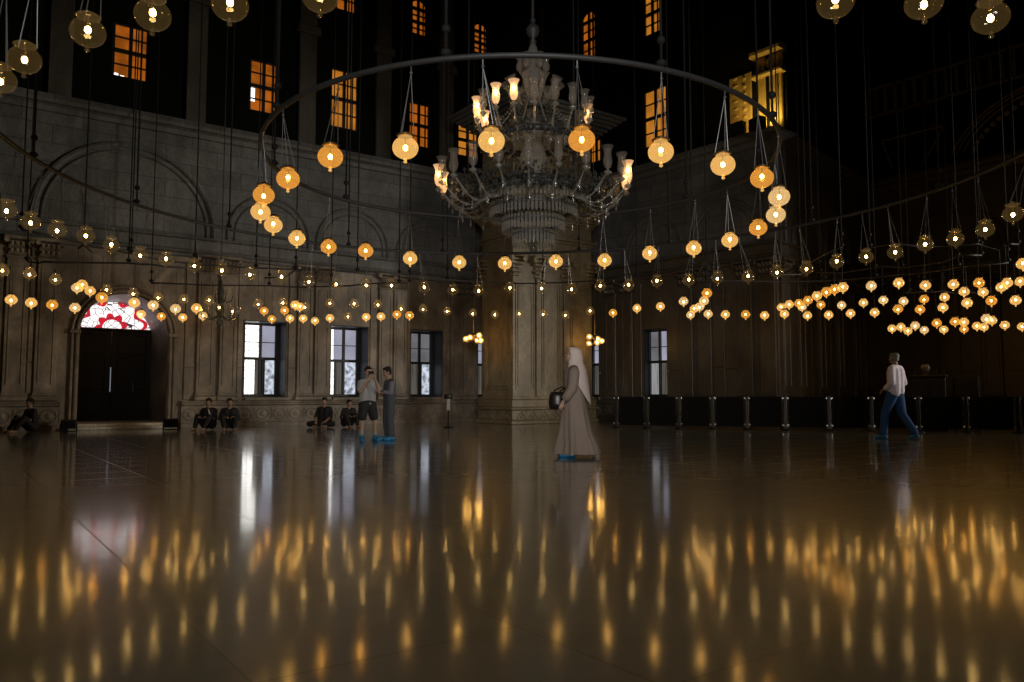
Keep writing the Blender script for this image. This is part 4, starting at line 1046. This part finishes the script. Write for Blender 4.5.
fused(mb, 'shirt', WHITE, mn, .012, 4)
mb = MB()
mb.capsule((-.085,0,1.02),(-.112,.19,.55), .128,.092); mb.capsule((-.112,.19,.55),(-.112,.23,.14), .088,.08)
mb.capsule((.085,0,1.02),(.102,-.07,.54), .128,.092); mb.capsule((.102,-.07,.54),(.102,-.32,.16), .088,.078); mb.capsule((-.07,0,1.05),(.07,0,1.05), .125,.125)
fused(mb, 'jeans', DENIM, mn, .012, 4)
mb = MB(); shoe(mb, (-.112,.24,.1), 0, 1.05, 1.15); fused(mb, 'shoe_cover', BLUE, mn, .010, 2); mb = MB()
h = Vector((.102,-.34,.14)); mb.capsule(h+Vector((0,-.03,-.06)), h+Vector((0,.13,-.10)), .048,.042); mb.capsule(h+Vector((0,.0,-.02)), h+Vector((0,.0,-.06)), .05,.05)
fused(mb, 'shoe_cover', BLUE, mn, .010, 2)

# seated visitors along the wall
def sitter(loc, rz, label, top=DARKC, lean=.05, knees=True, scale=1.0, hairm=DHAIR):
    p = thing('person', label, 'person', loc, rz, None); p.scale = (scale,)*3
    mb = MB(); T = head(mb, (0,lean+.03,.74), 0, R(-12), .96)
    mb.capsule((0,lean,.52),(0,lean+.02,.66), .055,.05)
    for k in (-1,1):
        mb.capsule((k*.075,lean,.48),(k*.08,0,.15), .1,.115); mb.capsule((k*.07,lean,.54),(k*.17,lean,.53), .06,.052)
        mb.capsule((k*.175,lean,.52),(k*.23,.1,.3), .047,.04)
        if knees:
            mb.capsule((k*.1,.03,.12),(k*.17,.3,.36), .09,.062); mb.capsule((k*.17,.3,.36),(k*.13,.5,.06), .058,.038); mb.capsule((k*.13,.47,.035),(k*.14,.62,.032), .036,.03)
            mb.capsule((k*.23,.1,.3),(k*.12,.32,.36), .038,.026); hand(mb, (k*.12,.325,.36), (-k*.8,.7,.0), (0,0,1), k, .5, .9)
        else:
            mb.capsule((k*.1,.03,.11),(k*.36,.26,.11), .09,.062); mb.capsule((k*.36,.26,.11),(-k*.06,.36,.06), .06,.042); mb.capsule((-k*.06,.36,.045),(-k*.2,.36,.04), .038,.03)
            mb.capsule((k*.23,.1,.3),(k*.13,.29,.17), .038,.026); hand(mb, (k*.13,.295,.17), (-k*.4,1,-.2), (0,0,1), k, .5, .9)
    fused(mb, 'body', SKIN2, p, .012, 3); hair(T, p, hairm, .96, bulk=1.06)
    mb = MB()
    for k in (-1,1):
        mb.capsule((k*.075,lean,.49),(k*.085,0,.15), .118,.13); mb.capsule((k*.06,lean,.55),(k*.17,lean,.535), .068,.066); mb.capsule((k*.18,lean,.52),(k*.232,.1,.3), .062,.056)
    fused(mb, 'jacket', top, p, .013, 4)
    mb = MB()
    for k in (-1,1):
        if knees: mb.capsule((k*.1,.02,.12),(k*.17,.3,.36), .108,.08); mb.capsule((k*.17,.3,.36),(k*.132,.48,.1), .077,.06)
        else: mb.capsule((k*.1,.02,.11),(k*.36,.26,.105), .105,.08); mb.capsule((k*.36,.26,.105),(-k*.03,.355,.07), .078,.058)
    fused(mb, 'trousers', DARKC, p, .013, 4)
    return p
sitter((-12.2,19.95,0), R(150), 'person in dark clothes sitting against the dado beyond the black door', lean=.06)
sitter((-8.25,21.35,0), R(172), 'person in dark clothes with pale scarf sitting by the wall, nearer the door', lean=.03, knees=True)
sitter((-7.72,21.4,0), R(200), 'person in dark clothes hunched on the floor below the brightest window', lean=.1, knees=True)
sitter((-5.52,23.1,0), R(170), 'cloaked dark figure sitting upright on the floor below the second window', lean=.02, knees=False, scale=1.02)
sitter((-4.86,23.1,0), R(215), 'dark seated figure leaning on drawn up knees behind the boy in shorts', lean=.12, knees=True, scale=.95)
sc_ = MB(); sc_.tube([(-8.19,21.12,.56),(-8.14,21.1,.42),(-8.15,21.1,.22)], [.03,.045,.05], 8, flat=.5)
sc_.build('scarf', plain('pale_scarf_cloth', (.4,.38,.37), .8)) 
tag(bpy.data.objects['scarf'], 'pale scarf hanging down the front of the seated person nearer the door', 'scarf')

# ------------------------------------------------------------------ barrier, cabinets, small things
STEEL = plain('brushed_steel', (.75,.73,.70), .22, 1.0, .1, 30); PANEL = plain('dark_smoked_glass', (.004,.004,.004), .7, 0, .1, 3, .12)
px = [(616,.133),(646,.172),(678,.213),(712,.256),(746,.3),(784,.349),(828,.405),(870,.459),(917,.519),(965,.58),(1016,.646),(1070,.715)]
ps = []
for _, u in px:
    dd = 23.6/(1+.34*u); ps.append((u*dd, dd))
POSTDARK = plain('dark_bronze_post', (.018,.015,.013), .4, .6, .2, 12)
for i, (x, y) in enumerate(ps):
    t = thing('barrier_post', f'dark bronze barrier post with steel glass clamps, {ordn(i+1)} post out from the pillar', 'post', (x,y,0), R(-19), 'posts of the glass barrier')
    mb = MB(); mb.bevbox(-.045,.045,-.03,.03,.02,.92,.01); mb.build('upright', POSTDARK, t); mb = MB(); mb.lathe([(.14,0),(.14,.012),(.1,.03),(.05,.045)], n=18); mb.build('foot_plate', POSTDARK, t, True)
    for z in (.14,.86):
        for s in (-1,1):
            mb = MB(); mb.bevbox(min(s*.04,s*.085), max(s*.04,s*.085), -.035,.035,z-.02,z+.02,.008); mb.build('clamp', STEEL, t)
for i in range(len(ps)-1):
    (x0,y0),(x1,y1) = ps[i], ps[i+1]; L = math.hypot(x1-x0,y1-y0)
    t = tag(MB().bevbox(.092, L-.092, -.008, .008, .09, .90, .004).build('glass_screen', PANEL), f'dark smoked glass panel of the barrier, {ordn(i+1)} panel out from the pillar', 'glass panel', 'panels of the glass barrier')
    t.location = (x0,y0,0); t.rotation_euler = (0,0,math.atan2(y1-y0,x1-x0))
# dark cabinet with things on top, behind the barrier
WOODD = plain('black_lacquered_wood', (.007,.006,.005), .55, 0, .3, 6)
cb = thing('cabinet', 'black wooden cabinet with two tall carved doors behind the barrier past the man', 'cabinet', (11.25,21.1,0), R(-25)); cb.scale = (.76,1,1)
mb = MB(); mb.bevbox(-.52,.52,-.25,.25,.08,1.42,.02); mb.bevbox(-.56,.56,-.29,.27,0,.09,.015); mb.bevbox(-.57,.57,-.3,.28,1.42,1.48,.02)
for x in (-.45,.25,.5): mb.lathe([(.03,0),(.04,.03),(.02,.06),(.035,.09),(.005,.14)], (x*.95,-.1,1.48), 10)
mb.build('carcass', WOODD, cb)
for s in (-1,1):
    mb = MB(); a, b = (-.5,-.01) if s < 0 else (.01,.5); mb.bevbox(a,b,-.285,-.25,.14,1.36,.01)
    for q0,q1 in ((.22,.72),(.8,1.28)): mb.tube([(a+.07,-.29,q0),(b-.07,-.29,q0),(b-.07,-.29,q1),(a+.07,-.29,q1)], .014, 6, closed=True)
    dd = mb.build('door', WOODD, cb); MB().ball((s*.05,-.31,.78), .022, 8, 6).build('knob', STEEL, dd, True)
c2 = thing('speaker_cabinet', 'dark boxy loudspeaker on a rack beside the black wooden cabinet', 'loudspeaker', (12.05,20.75,0), R(-25)); c2.scale = (.68,1,1)
mb = MB(); mb.bevbox(-.42,.42,-.25,.25,.86,1.42,.02); mb.build('speaker_box', WOODD, c2)
mb = MB(); mb.bevbox(-.37,.37,-.262,-.25,.91,1.37,.008); mb.build('grille', plain('black_mesh_cloth',(.02,.02,.02),.9), c2)
mb = MB()
for x in (-.38,.38):
    for y in (-.2,.2): mb.bevbox(x-.02,x+.02,y-.02,y+.02,0,.86,.004)
for z in (.25,.55,.84): mb.bevbox(-.4,.4,-.22,.22,z,z+.02,.004)
mb.build('rack', POSTDARK, c2)
for i, (z, w) in enumerate(((.27,.3),(.57,.34),(.66,.28))):
    t = tag(MB().bevbox(-w,w,-.18,.18,0,.075 if i else .12,.01).build('amplifier', STEEL if i == 2 else WOODD), ('black amplifier low in the speaker rack','black amplifier on the middle shelf of the rack','steel faced amplifier topmost in the speaker rack')[i], 'amplifier', 'amplifiers in the rack')
    t.scale = (.66,1,1); t.location = (12.05,20.75,z+.001); t.rotation_euler = (0,0,R(-25))
cl_ = tag(MB().lathe([(.02,0),(.06,.0),(.07,.01),(.03,.03),(.02,.08),(.09,.1),(.11,.19),(.09,.28),(.02,.3)], n=18, sy=.4).build('table_clock', plain('pale_enamel',(.13,.12,.105),.4), None, True), 'small pale round clock on top of the black wooden cabinet', 'clock'); cl_.location = (11.15,21.05,1.481); cl_.rotation_euler = (0,0,R(-25))
# low black boxes each side of the doorway
for (x, y, lab) in ((-11.62,20.55,'low black floodlight box on the floor at the far side of the door'), (-9.36,21.5,'low black floodlight box on the floor between door and seated people')):
    t = thing('floor_box', lab, 'floodlight', (x,y,0), R(LWD), 'floodlight boxes by the door')
    mb = MB(); mb.bevbox(-.17,.17,-.12,.12,.06,.30,.03); mb.build('housing', BLACK, t)
    mb = MB(); mb.bevbox(-.2,-.17,-.03,.03,0,.2,.005); mb.bevbox(.17,.2,-.03,.03,0,.2,.005); mb.bevbox(-.2,.2,-.05,.05,0,.02,.004); mb.build('bracket', POSTDARK, t)
    mb = MB(); mb.bevbox(-.13,.13,-.126,-.12,.10,.26,.004); mb.build('lens', PANEL, t)
# post with a pale card, before the dark wall by the pillar
t = thing('sign_stand', 'thin dark stand with a small pale card between the youths and the pillar', 'stand', (-1.86,22.9,0))
mb = MB(); mb.lathe([(.16,0),(.16,.015),(.03,.04),(.02,.06),(.02,.85)], n=16); mb.bevbox(-.12,.12,-.03,.0,.84,.98,.01); mb.build('stand', POSTDARK, t, True)
mb = MB(); mb.bevbox(-.05,.05,-.05,-.03,.5,.84,.005); mb.build('card', plain('pale_card',(.3,.3,.28),.6), t)

# gallery floodlights that gild the corner
def flood(loc, rz, lab):
    t = thing('floodlight', lab, 'floodlight', loc, rz, 'gallery floodlights')
    mb = MB(); mb.bevbox(-.24,.24,-.15,.15,.14,.52,.04); mb.build('housing', BLACK, t)
    mb = MB(); mb.bevbox(-.29,-.24,-.04,.04,0,.36,.008); mb.bevbox(.24,.29,-.04,.04,0,.36,.008); mb.bevbox(-.29,.29,-.06,.06,0,.03,.006); mb.build('bracket', POSTDARK, t)
    mb = MB(); mb.bevbox(-.19,.19,.15,.158,.18,.48,.004); mb.build('lens', emit('hot_lens', (1.0,.7,.25), 2.0), t)
    return t
P1 = MR @ Vector((6.5,-.1,9.06)); P2 = MR @ Vector((7.15,.0,9.06))
flood(P1, R(-50), 'black floodlight on the gallery ledge below the gilded corner, nearer the pillar'); flood(P2, R(-62), 'black floodlight on the gallery ledge at the very corner of the wall')

# ------------------------------------------------------------------ light
def spot(p, target, energy, col, size, blend=.6, r=.1):
    l = bpy.data.lights.new('floodlight_beam', 'SPOT'); l.energy = energy; l.color = col; l.spot_size = R(size); l.spot_blend = blend; l.shadow_soft_size = r
    o = bpy.data.objects.new('floodlight_beam', l); COL.objects.link(o); o.location = p
    o.rotation_euler = (Vector(target)-Vector(p)).to_track_quat('-Z', 'Y').to_euler()
spot(MR @ Vector((7.1,.3,9.45)), MR @ Vector((7.1,1.0,10.7)), 95, (1.0,.72,.2), 120)
spot(MR @ Vector((6.4,.25,9.45)), MR @ Vector((6.0,1.0,10.5)), 22, (1.0,.6,.2), 120)
def area(p, target, sx, sy, energy, col, spread=180):
    l = bpy.data.lights.new('daylight', 'AREA'); l.shape = 'RECTANGLE'; l.size = sx; l.size_y = sy; l.spread = R(spread); l.energy = energy; l.color = col
    o = bpy.data.objects.new('daylight', l); COL.objects.link(o); o.location = p
    o.rotation_euler = (Vector(target)-Vector(p)).to_track_quat('-Z', 'Y').to_euler()
area((24,14.5,4.2), (-9,22.3,4.6), 2.4, 4.5, 135, (1.0,.93,.8), 40)
area((1.5,-8.5,4.2), (.2,14,3.2), 5, 4, 110, (1.0,.97,.93), 40)  # added fill light behind the camera, no opening stands there
w = bpy.data.worlds.new('World'); SC.world = w; w.use_nodes = True
w.node_tree.nodes['Background'].inputs[0].default_value = (.5,.55,.6,1); w.node_tree.nodes['Background'].inputs[1].default_value = .006

# ------------------------------------------------------------------ camera and view
cd = bpy.data.cameras.new('camera'); cam = bpy.data.objects.new('camera', cd); COL.objects.link(cam)
cd.sensor_width = 36; cd.lens = 780/1024*36; cd.clip_end = 200; cd.clip_start = .05
cam.location = (0,0,.92); cam.rotation_euler = (R(90)+math.atan(55/780), 0, 0)
SC.camera = cam
SC.view_settings.view_transform = 'Standard'; SC.view_settings.look = 'None'; SC.view_settings.exposure = 0; SC.view_settings.gamma = 1; SC.view_settings.use_curve_mapping = False
SC.cycles.use_denoising = True
SC.cycles.max_bounces = 8; SC.cycles.transparent_max_bounces = 24; SC.cycles.sample_clamp_indirect = 3.0; SC.cycles.caustics_reflective = False; SC.cycles.caustics_refractive = False
